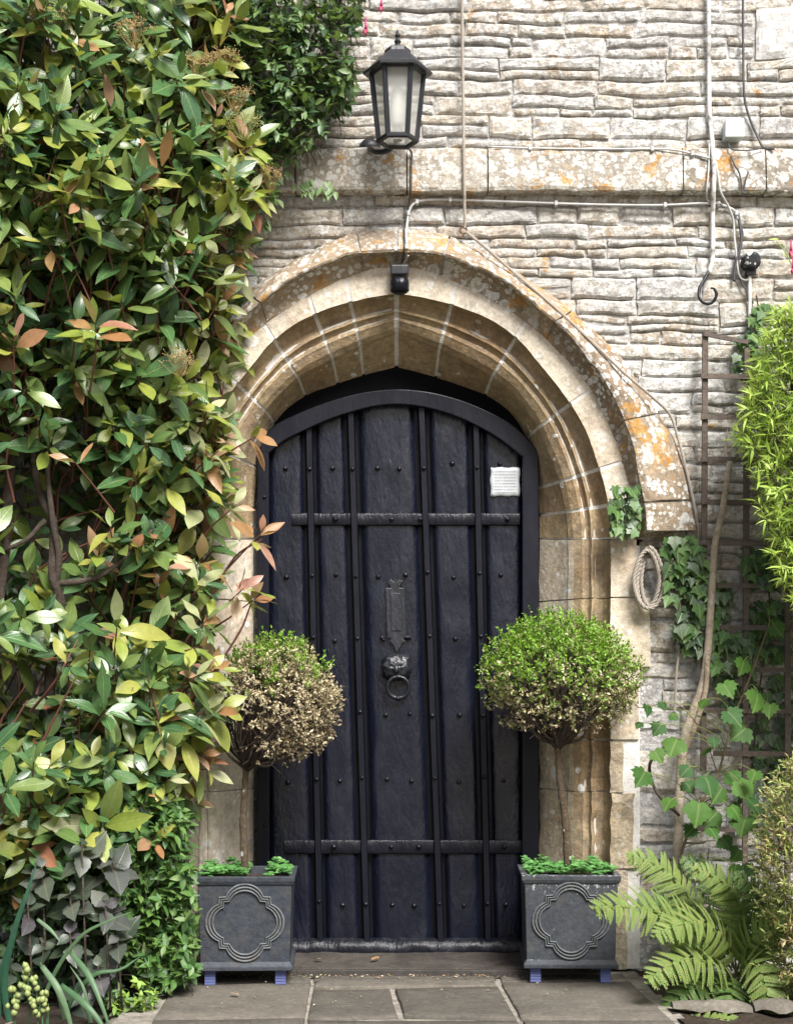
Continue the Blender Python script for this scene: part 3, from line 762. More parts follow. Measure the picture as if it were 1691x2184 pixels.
# notice
m, nt, bs = newmat('printed_paper')
tc = N(nt, 'TexCoord').outputs['Generated']; sp = N(nt, 'SeparateXYZ'); L(nt, tc, sp.inputs[0])
ln = math_(nt, 'GREATER_THAN', math_(nt, 'SINE', math_(nt, 'MULTIPLY', sp.outputs[2], 62)), .35)
wd = ramp(nt, noise_(nt, tc, 26, 2), [(.45, 0), (.5, 1)])
ins = math_(nt, 'MULTIPLY', math_(nt, 'LESS_THAN', math_(nt, 'ABSOLUTE', math_(nt, 'SUBTRACT', sp.outputs[0], .5)), .36), math_(nt, 'LESS_THAN', math_(nt, 'ABSOLUTE', math_(nt, 'SUBTRACT', sp.outputs[2], .5)), .42))
L(nt, mix(nt, math_(nt, 'MULTIPLY', math_(nt, 'MULTIPLY', ln, wd), ins), (0.46,0.48,0.50), (0.16,0.17,0.19)), bs.inputs['Base Color']); bs.inputs['Roughness'].default_value = .35
b = MB(); rows = []
for q in range(9):
    row = []
    for j in range(9): p = P(1046+62*j/8+1.2*math.sin(q*1.3), 997+61*q/8+1.0*math.sin(j*1.7), YD-.006); p.y -= .0015*nz(p, 30, 3); row.append(p)
    rows.append(row)
b.grid(rows); o = b.build('paper_notice', m, None, True); so_ = o.modifiers.new('thick', 'SOLIDIFY'); so_.thickness = .0008
tag(o, 'small square white paper notice stuck on the black door', 'notice')

# ================================================================== WALL FITTINGS
def hexring(r): return [Vector((r*math.cos(R(60*k)), r*math.sin(R(60*k)), 0)) for k in range(6)]
lx = P(848, 300, -.47); Yl = -.47
lan = thing('wall_lantern', 'black six-sided glass wall lantern above the doorway', 'lantern', loc=(lx.x, Yl, pz(300, Yl)))
HB = pz(157, Yl)-pz(300, Yl)
LANM = paint_mat('black_lantern_metal', (0.014,0.015,0.018), 0.25, (0.3, 0.5))
top, bot = [p+Vector((0,0,HB)) for p in hexring(.094)], hexring(.068)
for k in range(6):
    b = MB(); b.tube([bot[k]*1.0, top[k]], .0095, 6); b.build('corner_bar', LANM, lan)
b = MB(); b.tube(bot+[bot[0]], .0105, 6, False); b.build('bottom_rail', LANM, lan)
b = MB(); b.tube(top+[top[0]], .009, 6, False); b.build('top_rail', LANM, lan)
m, nt, bs = newmat('frosted_lantern_glass')
bs.inputs['Base Color'].default_value = (0.80,0.81,0.78,1); bs.inputs['Roughness'].default_value = .35
g = N(nt, 'NewGeometry').outputs['Position']; bump_(nt, bs, noise_(nt, g, 120, 3), .3, .002)
tr = N(nt, 'BsdfTranslucent'); tr.inputs[0].default_value = (.8,.8,.77,1); tp = N(nt, 'BsdfTransparent'); tp.inputs[0].default_value = (.9,.9,.88,1)
m1 = N(nt, 'MixShader'); m1.inputs[0].default_value = .45; L(nt, bs.outputs[0], m1.inputs[1]); L(nt, tr.outputs[0], m1.inputs[2])
m2 = N(nt, 'MixShader'); m2.inputs[0].default_value = .55; L(nt, m1.outputs[0], m2.inputs[1]); L(nt, tp.outputs[0], m2.inputs[2]); L(nt, m2.outputs[0], nt.nodes['Material Output'].inputs[0])
GLASS = m
for k in range(6):
    a, c = k, (k+1) % 6; b = MB(); i0, i1 = .93, .93
    q = [bot[a]*i0, bot[c]*i0, top[c]*i1+Vector((0,0,HB*.07)), top[a]*i1+Vector((0,0,HB*.07))]
    b.add(q, [(0,1,2,3)]); b.build('pane', GLASS, lan)
b = MB(); b.add([p*.93+Vector((0,0,.002)) for p in bot], [tuple(range(6))]); b.build('pane', GLASS, lan)
b = MB(); b.lathe([(.124,HB-.004), (.125,HB+.005), (.104,HB+.022), (.080,HB+.045), (.062,HB+.062), (.05,HB+.07), (.046,HB+.085), (.03,HB+.093), (.01,HB+.098)], 6); b.build('roof', LANM, lan)
b = MB(); b.lathe([(.012,HB+.095), (.008,HB+.105), (.013,HB+.115), (.006,HB+.128), (.011,HB+.136), (.001,HB+.158)], 8); b.build('finial', LANM, lan)
b = MB(); b.lathe([(.02,.05), (.027,.06), (.028,.12), (.024,.17), (.014,.19), (.003,.195)], 12); b.build('bulb', simple('white_bulb', (.85,.85,.83), .3, var=.02), lan, True)
b = MB(); b.lathe([(.016,.0), (.016,.05)], 8); b.build('bulb_holder', simple('grey_holder', (.3,.3,.3), .5), lan)
b = MB()
br = [Vector((0,.06,.015)), Vector((-.04,.10,.0)), Vector((-.08,.14,.01)), Vector((-.10,.19,.04)), Vector((-.105,.235,.06))]
b.tube(spline(br, 6), .010, 8); b.build('bracket_arm', LANM, lan, True)
b = MB(); b.lathe([(.042,0), (.042,.012), (.03,.024), (.012,.03)], 14, Matrix.Translation(Vector((-.105,.262,.06))) @ Matrix.Rotation(R(90), 4, 'X')); b.build('back_plate', LANM, lan, True)

sec = thing('security_lamp', 'small black sensor floodlight fixed at the crown of the arch', 'lamp', loc=P(852, 600, -.25))
b = MB(); b.box(-.034,.034,-.05,.01,.012,.05); bevel(b.build('mount', LANM, sec), .006)
b = MB(); b.lathe([(.020,-.036), (.034,-.03), (.036,-.005), (.034,.012), (.02,.018)], 16, Matrix.Translation(Vector((0,-.04,-.018)))); b.build('lamp_head', IRON, sec, True)
b = MB(); b.tube([(math.cos(a)*.033, -.045-math.sin(a)*.0, -.04+math.sin(a)*.02) for a in np.linspace(math.pi, 2*math.pi, 12)], .004, 6); b.build('yoke', LANM, sec)

def cable(name, pts, r, mat, label, y=-.236, cat='cable', n=6, clips=0):
    sp = spline([P(p[0], p[1], p[2] if len(p) > 2 else y) for p in pts], 7); b = MB(); b.tube(sp, r, n); o = b.build(name, mat, None, True); tag(o, label, cat)
    for q in range(clips):
        p = sp[int((q+.5)/clips*len(sp))]; c = MB(); c.box(p.x-.006, p.x+.006, p.y-.009, p.y+.02, p.z-.009, p.z+.009); bevel(c.build('clip', GREYCABLE, o), .002)
    return o
YB = -.281
cable('conduit', [(1510,-90), (1511,120), (1512,230), (1518,300,-.255), (1520,330,YB), (1522,370,YB-.004), (1521,404,YB), (1520,440,-.25), (1519,463), (1519,547), (1511,583)], .0085, WHITEPIPE, 'flaking white conduit running down the wall on the right', cat='conduit', n=8)
hk = cable('iron_hook', [(1513,575), (1501,597,-.25), (1491,615,-.262), (1491,636,-.27), (1503,647,-.275), (1518,645,-.275), (1527,630,-.275), (1523,617,-.272), (1515,614,-.27)], [.006]*50+[.004]*7, IRON, 'black curved iron hook at the end of the white conduit', cat='hook', n=8)
cable('dark_wire', [(1583,-90), (1584,100), (1586,200), (1597,250), (1614,290), (1628,315,-.25), (1650,318,-.27)], .0045, DARKCABLE, 'thin dark wire hanging down from the top right of the wall')
cable('grey_wire', [(1040,313,-.252), (1130,316,-.258), (1250,318,-.264), (1390,318,-.266), (1440,320,-.268), (1475,328,-.272), (1514,338,-.275)], .004, GREYCABLE, 'grey wire running along the top of the ledge', clips=3)
cable('grey_cable', [(866,544,-.29), (867,520,-.322), (866,500,-.3), (868,478,-.25), (872,452), (882,435), (905,427), (960,426), (1100,431), (1250,436), (1400,438), (1500,434,-.245), (1540,438), (1566,450), (1573,468)], .0052, GREYCABLE, 'grey clipped cable running along just under the ledge', clips=9)
cable('dark_lead', [(846,312,-.40), (876,322,-.285), (877,360,YB), (876,404,YB), (873,430,-.25), (866,470), (863,500,-.29), (862,530,-.325), (858,556,-.27), (853,580,-.255)], .0035, DARKCABLE, 'thin dark lead dropping from the lantern to the arch lamp')
cable('grey_lead', [(871,545,-.315), (862,560,-.28), (848,572,-.25), (848,585,-.25)], .003, GREYCABLE, 'short grey lead looping into the arch lamp')
cable('pale_wire', [(1512,308,-.26), (1510,365,YB), (1506,405,YB), (1507,425,-.25), (1515,431,-.25), (1540,436,-.246)], .0035, GREYCABLE, 'thin pale wire hanging just left of the white conduit')
cable('grey_drop_cable', [(1526,345,YB), (1532,385,YB), (1537,412,-.275), (1552,440,-.25), (1563,470), (1565,505), (1569,540), (1572,570), (1578,592), (1590,598), (1597,592)], .0045, GREYCABLE, 'grey cable sweeping down right from the conduit to the round socket')
cable('black_bundle', [(1573,455), (1578,490), (1580,515), (1572,545), (1566,575), (1564,600)], .0055, DARKCABLE, 'black cable bundle hanging left of the round socket')
cable('black_loop_wire', [(1575,470), (1583,500), (1577,535), (1574,570), (1580,600), (1592,622), (1594,640)], .0036, DARKCABLE, 'thin black looped wire under the round socket')
cable('forked_wire', [(1558,332,-.275), (1566,352,YB), (1576,370,YB), (1582,405,YB), (1584,411,YB), (1590,382,YB), (1595,366,YB)], .0032, DARKCABLE, 'black forked wire dangling over the ledge')
cable('short_wire', [(1551,302,-.26), (1556,315,-.275), (1568,320,-.285), (1600,320,-.285), (1625,316,-.27)], .0028, DARKCABLE, 'short black wire looping out below the plastic box')
cable('white_pipe', [(1598,580), (1598,640), (1598,700), (1597,760)], .007, WHITEPIPE, 'white pipe running down from the round socket', cat='pipe', n=8)
jb = thing('junction_box', 'pale green plastic junction box above the ledge', 'junction box', loc=P(1562, 280, -.25))
b = MB(); b.box(-.034,.034,-.026,.03,-.032,.034); bevel(b.build('box_body', BOXM, jb), .004)
b = MB(); b.box(-.0355,.0355,-.034,-.028,-.0335,.0355); bevel(b.build('lid', BOXM, jb), .003)
rs = thing('round_socket', 'round black socket with flaking paint on the wall', 'socket', loc=P(1600, 559, -.24))
FLAKE = stone_mat('flaking_black_paint', [(0.02,0.022,0.025), (0.035,0.036,0.04)], 0.3, 0, 0.2, 0.3, 60)
b = MB(); b.lathe([(.034,-.03), (.034,.02), (.031,.032), (.02,.036), (.001,.037)], 20, Matrix.Rotation(R(90), 4, 'X')); b.build('cap', FLAKE, rs, True)
b = MB(); b.box(-.018,.018,-.012,.02,-.052,-.03); bevel(b.build('cable_entry', LANM, rs), .003)
# rope
def rope(pts, r, label, dens=7, pitch=.034):
    sp = spline(pts, dens); 
    # even spacing
    d = [0]
    for a, c in zip(sp, sp[1:]): d.append(d[-1]+(c-a).length)
    k = int(d[-1]/(pitch/7)); ev = []; j = 0
    for i in range(k+1):
        s = d[-1]*i/k
        while j < len(d)-2 and d[j+1] < s: j += 1
        ev.append(sp[j].lerp(sp[j+1], (s-d[j])/max(1e-9, d[j+1]-d[j])))
    b = MB()
    for st in range(3):
        pp = []
        for i, p in enumerate(ev):
            t = (ev[min(i+1, k)]-ev[max(0, i-1)]).normalized(); u = t.cross(Vector((0,1,0))); u = u.normalized() if u.length > .01 else Vector((1,0,0)); v = t.cross(u)
            a = 2*math.pi*(i/7+st/3.0); pp.append(p+(u*math.cos(a)+v*math.sin(a))*r*.62)
        b.tube(pp, r*.55, 5)
    o = b.build('rope', ROPE, None, True); tag(o, label, 'rope'); return o
rope([P(985,-90,-.25), P(986,100,-.25), P(988,250,-.26), P(989,318,-.278), P(990,400,-.286), P(990,430,-.272), P(991,470,-.262), P(990,488,-.256)], .0058, 'pale twisted rope hanging straight down from the top of the wall to an iron eye')
rope([P(993,494,-.262), P(1035,528,-.275), P(1094,580,-.285), P(1182,655,-.295), P(1254,722,-.30), P(1330,795,-.30), P(1396,852,-.28), P(1428,885,-.255), P(1444,930,-.245), P(1462,1000,-.244), P(1478,1070,-.246), P(1490,1140,-.246), P(1478,1170,-.25), P(1440,1172,-.25), P(1408,1166,-.255)], .0052, 'twisted rope slanting down over the right side of the arch hood')
cp = []
for k in range(5*16+1):
    a = math.pi/2+2*math.pi*k/16; q = k/16; lw = float(np.interp(q, [0, 1, 2, 3, 4, 5], [14, 22, 27, 19, 30, 33])); lh = float(np.interp(q, [0, 1, 2, 3, 4, 5], [54, 62, 58, 66, 60, 68]))
    sa = math.sin(a); cp.append(P(1381+math.cos(a)*lw*(1-.30*max(0, sa))+2.5*math.sin(q*3), 1234-sa*lh, -.262-.016*math.sin(q*1.9)-.005*q))
rope(cp, .0072, 'coil of pale twisted rope hung beside the right jamb', 3, .052)
rope([P(1440,1240,-.25), P(1449,1262,-.254), P(1449,1300,-.252), P(1452,1340,-.25), P(1447,1390,-.25), P(1442,1430,-.25), P(1440,1470,-.25), P(1438,1520,-.25)], .0050, 'short straight rope end hanging below the ivy')
eye = thing('iron_eye', 'rusty iron eye holding the rope above the arch', 'eye bolt', loc=P(988, 492, -.25))
b = MB(); b.tube([(math.cos(a)*.013, -.004, math.sin(a)*.013) for a in np.linspace(0, 2*math.pi, 15)], .0035, 6, False); b.build('eye_ring', RUST, eye)
b = MB(); b.tube([(0, .03, -.012), (0, -.006, -.012), (-.008, -.008, -.03)], .004, 6); b.build('shank', RUST, eye)

# ------------------------------------------------------------------ trellis and climbing stem
YT = -.285
tre = thing('wooden_trellis', 'weathered brown wooden trellis fixed to the wall on the right', 'trellis')
def batten(a, c, wd, th, y, name):
    b = MB(); A, B = P(a[0], a[1], y), P(c[0], c[1], y); ln = (B-A); t = ln.normalized(); u = Vector((0,1,0)).cross(t).normalized(); k = 10; rows = []
    for q in range(k+1):
        p = A+ln*q/k; wv = wd*(1+.12*nz(p, 7)); d = .004*nz(p, 3, 2)
        rows.append([p+u*wv/2+Vector((0,-th/2+d,0)), p+u*wv/2+Vector((0,th/2+d,0)), p-u*wv/2+Vector((0,th/2+d,0)), p-u*wv/2+Vector((0,-th/2+d,0))])
    b.grid(rows, close=True); b.add(rows[0], [(0,1,2,3)]); b.add(rows[-1], [(0,1,2,3)]); fixn(b.build(name, TIMBER, tre))
batten((1503,708), (1499,1645), .021, .014, YT, 'upright'); batten((1592,742), (1587,1960), .021, .014, YT, 'upright'); batten((1679,1120), (1678,1960), .021, .014, YT, 'upright')
batten((1452,1660), (1448,1850), .022, .014, YT+.01, 'upright'); batten((1500,712), (1594,730), .016, .010, YT-.0125, 'rung')
for py, a, c in ((805,1494,1700), (890,1494,1760), (982,1494,1760), (1072,1494,1760), (1160,1494,1760), (1249,1520,1760), (1339,1494,1760), (1427,1520,1760), (1517,1494,1760), (1608,1520,1760), (1770,1480,1760)):
    batten((a, py-rng.uniform(0, 3)), (c, py+rng.uniform(0, 4)), .018, .010, YT-.0125, 'rung')
vs_ = thing('woody_climber', 'bare pale woody climbing stem against the trellis', 'climber stem')
b = MB(); b.tube(spline([P(*q) for q in [(1556,985,-.31), (1540,1085,-.318), (1525,1154,-.32), (1519,1222,-.315), (1514,1307,-.315), (1508,1392,-.315), (1497,1462,-.315), (1472,1533,-.32), (1456,1600,-.34), (1446,1760,-.36), (1440,2060,-.40)]], 8), [.011+.007*min(1, i/70) for i in range(81)], 9); b.build('stem', PALEBARK, vs_, True)
b = MB(); b.tube(spline([P(*q) for q in [(1508,1400,-.326), (1504,1470,-.336), (1488,1530,-.335), (1462,1600,-.345)]], 8), [.010]*25, 8); b.build('side_stem', PALEBARK, vs_, True)
b = MB(); b.tube(spline([P(*q) for q in [(1540,1085,-.318), (1552,1010,-.30), (1546,960,-.29), (1551,915,-.285)]], 8), [.009-.0003*i for i in range(25)], 7); b.build('side_stem', PALEBARK, vs_, True)

# ================================================================== PLANTERS AND TOPIARY
def planter(px, py_front, label, rot, body_mat):
    # origin on the paving under the centre; front face towards -y
    d = CH*F/(py_front-HZ); yf = CY+d; o = thing('square_planter', label, 'planter', 'lead planters beside the door', loc=((px-CX)*d/F, yf+.165, 0))
    o.rotation_euler = (0, 0, R(rot)); fz = .052
    W, Wt, H = .158, .166, .335
    b = MB(); rows = []
    for z, h in ((fz+.03, W), (fz+.15, W+.003), (fz+H-.03, Wt)):
        rows.append([Vector((h*a, h*c, z)) for a, c in ((-1,-1),(1,-1),(1,1),(-1,1))])
    b.grid(rows, close=True); b.add(rows[0], [(3,2,1,0)]); bevel(fixn(b.build('body', body_mat, o)), .004)
    def ringprof(name, prof, mat):
        b = MB(); rows = [[Vector((h*a, h*c, z)) for a, c in ((-1,-1),(1,-1),(1,1),(-1,1))] for h, z in prof]
        b.grid(rows+[rows[0]], close=True); bevel(fixn(b.build(name, mat, o)), .003)
    ringprof('rim', [(Wt-.004, fz+H-.034), (Wt+.004, fz+H-.030), (Wt+.010, fz+H-.016), (Wt+.011, fz+H), (Wt-.012, fz+H+.001), (Wt-.014, fz+H-.034)], body_mat)
    ringprof('base', [(W-.02, fz), (W+.010, fz+.001), (W+.011, fz+.016), (W+.004, fz+.026), (W-.001, fz+.034), (W-.02, fz+.034)], LEADEDGE if False else body_mat)
    # quatrefoil moulding: three nested ribs
    def quat(Rr):       # one closed outline: four lobes joined by small square shoulders
        pts = []; c_, r_ = Rr*.495, Rr*.505
        for q in range(4):
            a0 = q*math.pi/2; ca, sa = math.cos(a0), math.sin(a0)
            loc = [(c_+r_*math.cos(R(-70+140*j/14)), r_*math.sin(R(-70+140*j/14))) for j in range(15)]+[(Rr*.655, Rr*.655)]
            pts += [(x*ca-y*sa, x*sa+y*ca) for x, y in loc]
        return pts
    zc = fz+.172
    for Rr, hh in ((.137, .009), (.1255, .008), (.114, .010)):
        b = MB(); pts = quat(Rr); n = len(pts); rows = []
        for (s, yy) in ((1.035, 0.004), (1.025, -hh*.7), (1.0, -hh), (.972, -hh*.7), (.962, .004)):
            rows.append([Vector((x*s, -(W+.0035+(z*s)*.028)+yy, zc+z*s)) for x, z in pts])
        b.grid(rows, close=True); fixn(b.build('quatrefoil_rib', LEADEDGE, o))
    for fx_, fy_ in ((-1,-1), (1,-1), (-1,1), (1,1)):
        f = bpy.data.objects.new('foot', None); C.objects.link(f); f.parent = o
        for q in range(5):
            b = MB(); b.box(fx_*.125-.019, fx_*.125+.019, fy_*.125-.019, fy_*.125+.019, .0005+q*.0103, .0005+q*.0103+.0078); bevel(b.build('tile', BLUE, f), .001)
        b = MB(); b.box(fx_*.125-.017, fx_*.125+.017, fy_*.125-.017, fy_*.125+.017, .001, .0505); b.build('spacer', BLUE, f)
    # compost
    b = MB(); h = Wt-.014; rows = [[Vector((-h+2*h*i/8, -h+2*h*j/8, fz+H-.028+.012*nz((i, j, px), .5))) for j in range(9)] for i in range(9)]; b.grid(rows); fixn(b.build('compost', SOIL, o, True))
    return o, fz+H
plL, zrim = planter(519, 2103, 'dark lead-look planter standing left of the door under the browned topiary', 2.0, LEAD)
plR, _ = planter(1221, 2098, 'dark flaked lead-look planter standing right of the door behind the fern frond', -2.0, LEADWORN)

BOXG = leaf_mat('box_green', [(0.12,0.28,0.02), (0.19,0.38,0.035), (0.28,0.47,0.06), (0.14,0.31,0.02)], .45, .3, 0, veins=False)
BOXO = leaf_mat('box_olive', [(0.12,0.17,0.03), (0.21,0.24,0.06), (0.34,0.33,0.14), (0.09,0.14,0.025)], .5, .2, 0, veins=False)
BOXT = leaf_mat('box_dry', [(0.34,0.27,0.15), (0.48,0.41,0.25), (0.62,0.55,0.38), (0.27,0.20,0.10)], .6, .15, 0, veins=False)
BOXB = leaf_mat('box_brown', [(0.07,0.05,0.03), (0.13,0.09,0.05), (0.20,0.14,0.08)], .6, .1, 0, veins=False)
SMALL = [leaf_tpl(.30, 2, .95, .25, .15), leaf_tpl(.24, 2, .9, .15, .3)]
def topiary(pl, trunk_pts, c, rad, label, dry, seed, hole=0.0):
    global nr
    nr = np.random.RandomState(seed)
    o = thing('box_topiary', label, 'topiary tree', 'ball topiary trees in the planters', loc=(0,0,0))
    b = MB(); tp_ = spline(trunk_pts, 8); b.tube(tp_, [.0155-.004*i/len(tp_)+.0012*math.sin(i*1.7) for i in range(len(tp_))], 9); b.build('trunk', BARK, o, True)
    top = trunk_pts[-1]; b = MB(); c = Vector(c)
    tips = []
    for i in range(95):
        a = rng.uniform(0, 2*math.pi); el = rng.uniform(-.62, 1.2); d = Vector((math.cos(a)*math.cos(el), math.sin(a)*math.cos(el), math.sin(el)))
        e = c + Vector((d.x*rad[0], d.y*rad[1], d.z*rad[2]))*rng.uniform(.7, .93)
        m_ = top.lerp(e, .45)+Vector((rng.uniform(-1,1), rng.uniform(-1,1), rng.uniform(-.6,.6)))*.055
        pts = spline([top+Vector((0,0,rng.uniform(-.02,.03))), m_, e], 4); b.tube(pts, [.006*(1-.8*k/8)+.0008 for k in range(9)], 5); tips.append(e)
        for _ in range(5):
            s = pts[rng.randint(4, 8)]; f = s+(s-top).normalized()*rng.uniform(.03, .07)+Vector((rng.uniform(-1,1), rng.uniform(-1,1), rng.uniform(-1,1)))*.035; b.tube([s, f], [.0016, .0006], 3, False)
    b.build('branches', DARKBARK, o)
    leaves = {0: [], 1: [], 2: [], 3: []}
    for _ in range(4300):
        d = unit(nr.normal(0, 1, 3)); rr = nr.uniform(.40, 1)**.42; q = d*rr
        lump = 1+.10*mn.noise(Vector((d*2.6+seed).tolist()))+.07*mn.noise(Vector((d*6+seed).tolist()))
        if d[2] < 0: lump *= 1-.10*d[2]*d[2]
        p = np.array(c)+q*np.array(rad)*lump
        gap = mn.noise(Vector((p*17+seed).tolist()))
        if gap < -.30 or (q[2] < .1 and gap < -.16): continue
        if q[2] < -.35 and nr.rand() < (-.35-q[2])*1.7: continue
        if hole and nr.rand() < 1.15*min(1, max(0, (-.02-q[0])/.55))*min(1, max(0, (.45-q[2])/.5)): continue
        h = q[2]+.34*mn.noise(Vector((d*2.6+seed*2).tolist()))+.30*mn.noise(Vector((d*8+seed).tolist()))
        x = h-dry+nr.normal(0, .22)
        ax = unit(d*.75+np.array([0,0,.6])+rv(.35)); L_ = nr.uniform(.014, .034); green = x > .05
        if green and rr > .9: L_ *= 1.35
        for j in range(9 if green else 7):
            a = unit(ax*.55+rv(.62)); pp = p+ax*L_*(j/8.0)
            u_ = nr.rand()
            if x > .05: k = 0 if u_ < .8 else 1
            elif x > -.32: k = (0 if u_ < .22 else 1 if u_ < .62 else 2) if dry < .5 else (1 if u_ < .12 else 2)
            elif x > -.7: k = (1 if u_ < .42 else 2 if u_ < .80 else 3) if dry < .5 else (2 if u_ < .85 else 3)
            else: k = 3 if u_ < .5 else 2
            if rr < .66: k = 3 if k else 1
            leaves[k].append((nr.randint(2), 0, pp, basis(a, unit(ax+rv(.5))), nr.uniform(.009, .0165)))
    for k, (nm, mt) in enumerate((('green_leaves', BOXG), ('olive_leaves', BOXO), ('dry_leaves', BOXT), ('brown_leaves', BOXB))):
        if leaves[k]: emit(o, leaves[k], SMALL, [mt], 0, mass=nm)
    return o
yL, yR = plL.location.y, plR.location.y
topiary(plL, [P(524,1862,yL)-Vector((0,0,.03)), P(519,1760,yL), P(522,1690,yL), P(525,1638,yL)], P(590,1508,yL), (.222,.21,.252), 'browned ball-headed topiary tree on the left with only its top still green', .62, 31, hole=1.0)
topiary(plR, [P(1212,1866,yR)-Vector((0,0,.03)), P(1206,1760,yR), P(1193,1660,yR), P(1189,1592,yR)], P(1194,1452,yR), (.284,.24,.236), 'bright green ball-headed topiary tree on the right of the door', .0, 57)
CLOV = leaf_mat('clover_green', [(0.06,0.19,0.05), (0.10,0.27,0.07), (0.15,0.34,0.10)], .5, .25, 0, veins=False)
ROUND = [leaf_tpl(.42, 3, .8, .1, .1)]
for pl, lab in ((plL, 'low green clover growing in the left planter'), (plR, 'low green clover growing in the right planter')):
    o = thing('clover_plant', lab, 'clover'); lv = []; nr = np.random.RandomState(5)
    for _ in range(420):
        u, v = nr.uniform(-.155, .155, 2)
        if pl is plL and -.0 < u < .075: continue
        hgt = (.03+.05*max(0, mn.noise(Vector((u*22, v*10, 3)))+.25))
        c = np.array(pl.location)+np.array([u, v, zrim-.02+hgt*nr.uniform(.5, 1)])
        for k in range(3):
            a = k*2.1+nr.uniform(0, 1); dd = np.array([math.cos(a), math.sin(a), nr.uniform(-.1, .4)]); lv.append((0, 0, c, basis(dd, unit(np.array([0,-.4,1])+rv(.2))), nr.uniform(.013, .022)))
    emit(o, lv, ROUND, [CLOV], 0, mass='leaf_mass')

# ================================================================== PLANTS
nr = np.random.RandomState(101)
def near(px, py, y): return np.array(P(px, py, y))
# ---------------- big glossy shrub on the left
PH = [leaf_mat('shrub_dark_green', [(0.030,0.085,0.035), (0.05,0.12,0.04), (0.07,0.16,0.05), (0.04,0.10,0.055)], .27, .16, .45, .6),
      leaf_mat('shrub_mid_green', [(0.085,0.16,0.045), (0.13,0.20,0.05), (0.18,0.24,0.06), (0.07,0.14,0.05)], .30, .22, .45, .6),
      leaf_mat('shrub_yellow_green', [(0.22,0.30,0.05), (0.30,0.34,0.06), (0.36,0.36,0.08), (0.18,0.28,0.05)], .33, .3, .3, .55),
      leaf_mat('shrub_copper', [(0.34,0.15,0.065), (0.42,0.25,0.11), (0.32,0.12,0.08), (0.44,0.30,0.17)], .36, .3, .3, .55),
      leaf_mat('shrub_painted_glare', [(0.26,0.32,0.14), (0.36,0.40,0.20), (0.44,0.45,0.26), (0.30,0.34,0.12)], .32, .28, .3, .6),
      leaf_mat('shrub_pink', [(0.42,0.20,0.16), (0.50,0.30,0.22), (0.36,0.26,0.12)], .35, .3, .3, .55)]
PT = [leaf_tpl(.19, 7, .95, .2, .42, .03), leaf_tpl(.17, 7, 1.0, .3, -.12, .02), leaf_tpl(.21, 7, 1.1, .04, .1, .06), leaf_tpl(.185, 7, .92, .13, .14), leaf_tpl(.205, 7, 1.05, .09, .26, .02), leaf_tpl(.17, 7, .88, .2, .05), leaf_tpl(.225, 7, 1.15, .05, .32, .03)]
EDGE_Y = [-60, 0, 100, 200, 300, 400, 500, 600, 700, 800, 900, 1000, 1080, 1150, 1250, 1320, 1400, 1500, 1600, 1680, 1740, 1800, 1860, 1900]
EDGE_X = [520, 515, 505, 470, 520, 560, 520, 520, 505, 490, 490, 495, 470, 470, 465, 475, 480, 475, 455, 420, 385, 345, 290, 250]
def edge(py): return float(np.interp(py, EDGE_Y, EDGE_X))
shrub = thing('glossy_shrub', 'tall glossy evergreen shrub with green and coppery leaves at the left', 'shrub')
leaves = []; twigs = MB()
def yfront(px, py):
    e = edge(py); f = max(0, min(1, (e-px)/420)); return -.46 - .50*f**.75 - .10*math.sin(py/210.0) - .1*mn.noise(Vector((px/160, py/160, 0)))
def rosette(p, ax, n, ln, young, glow):
    ax = unit(ax); u = unit(np.cross(ax, [.31, .2, .93])); v = np.cross(ax, u)
    ph = nr.uniform(0, 6.28)
    for k in range(n):
        a = ph+k*2.4; op = R(nr.uniform(42, 98)) if k > 1 else R(nr.uniform(15, 45))
        d = ax*math.cos(op)+(u*math.cos(a)+v*math.sin(a))*math.sin(op); d = unit(d+np.array([0,0,-.10])+rv(.10))
        nrm = unit(ax*.9+np.array([.12,-.15,.35])+rv(.18)); r_ = nr.rand()
        if nr.rand() < .25+.4*glow: nrm = unit(np.array([.22,-.78,.48])+rv(.22))
        if young > .72: m = 3 if r_ < .45 else (5 if r_ < .66 else 2)
        elif young > .52: m = 2 if r_ < .45 else (1 if r_ < .88 else 3)
        else: m = 0 if r_ < .45 else (1 if r_ < .87 else (2 if r_ < .98 else 3))
        if glow > .15 and m in (0, 1) and nr.rand() < glow*.75: m = 4 if nr.rand() < .6 else 2  # edge leaves recoloured paler to paint in the sun glare there
        s = ln*nr.uniform(.58, 1.15)*(.8 if k < 2 else 1)
        leaves.append((nr.randint(7), m, p-ax*.012*k*.6+d*.012, basis(d, nrm), s))
    q = p-ax*nr.uniform(.12, .2)+np.array([-.03, .05, -.06])
    twigs.tube([Vector(q), Vector((p+q)/2+rv(.008)), Vector(p)], [.0042, .0034, .0024], 5, False)
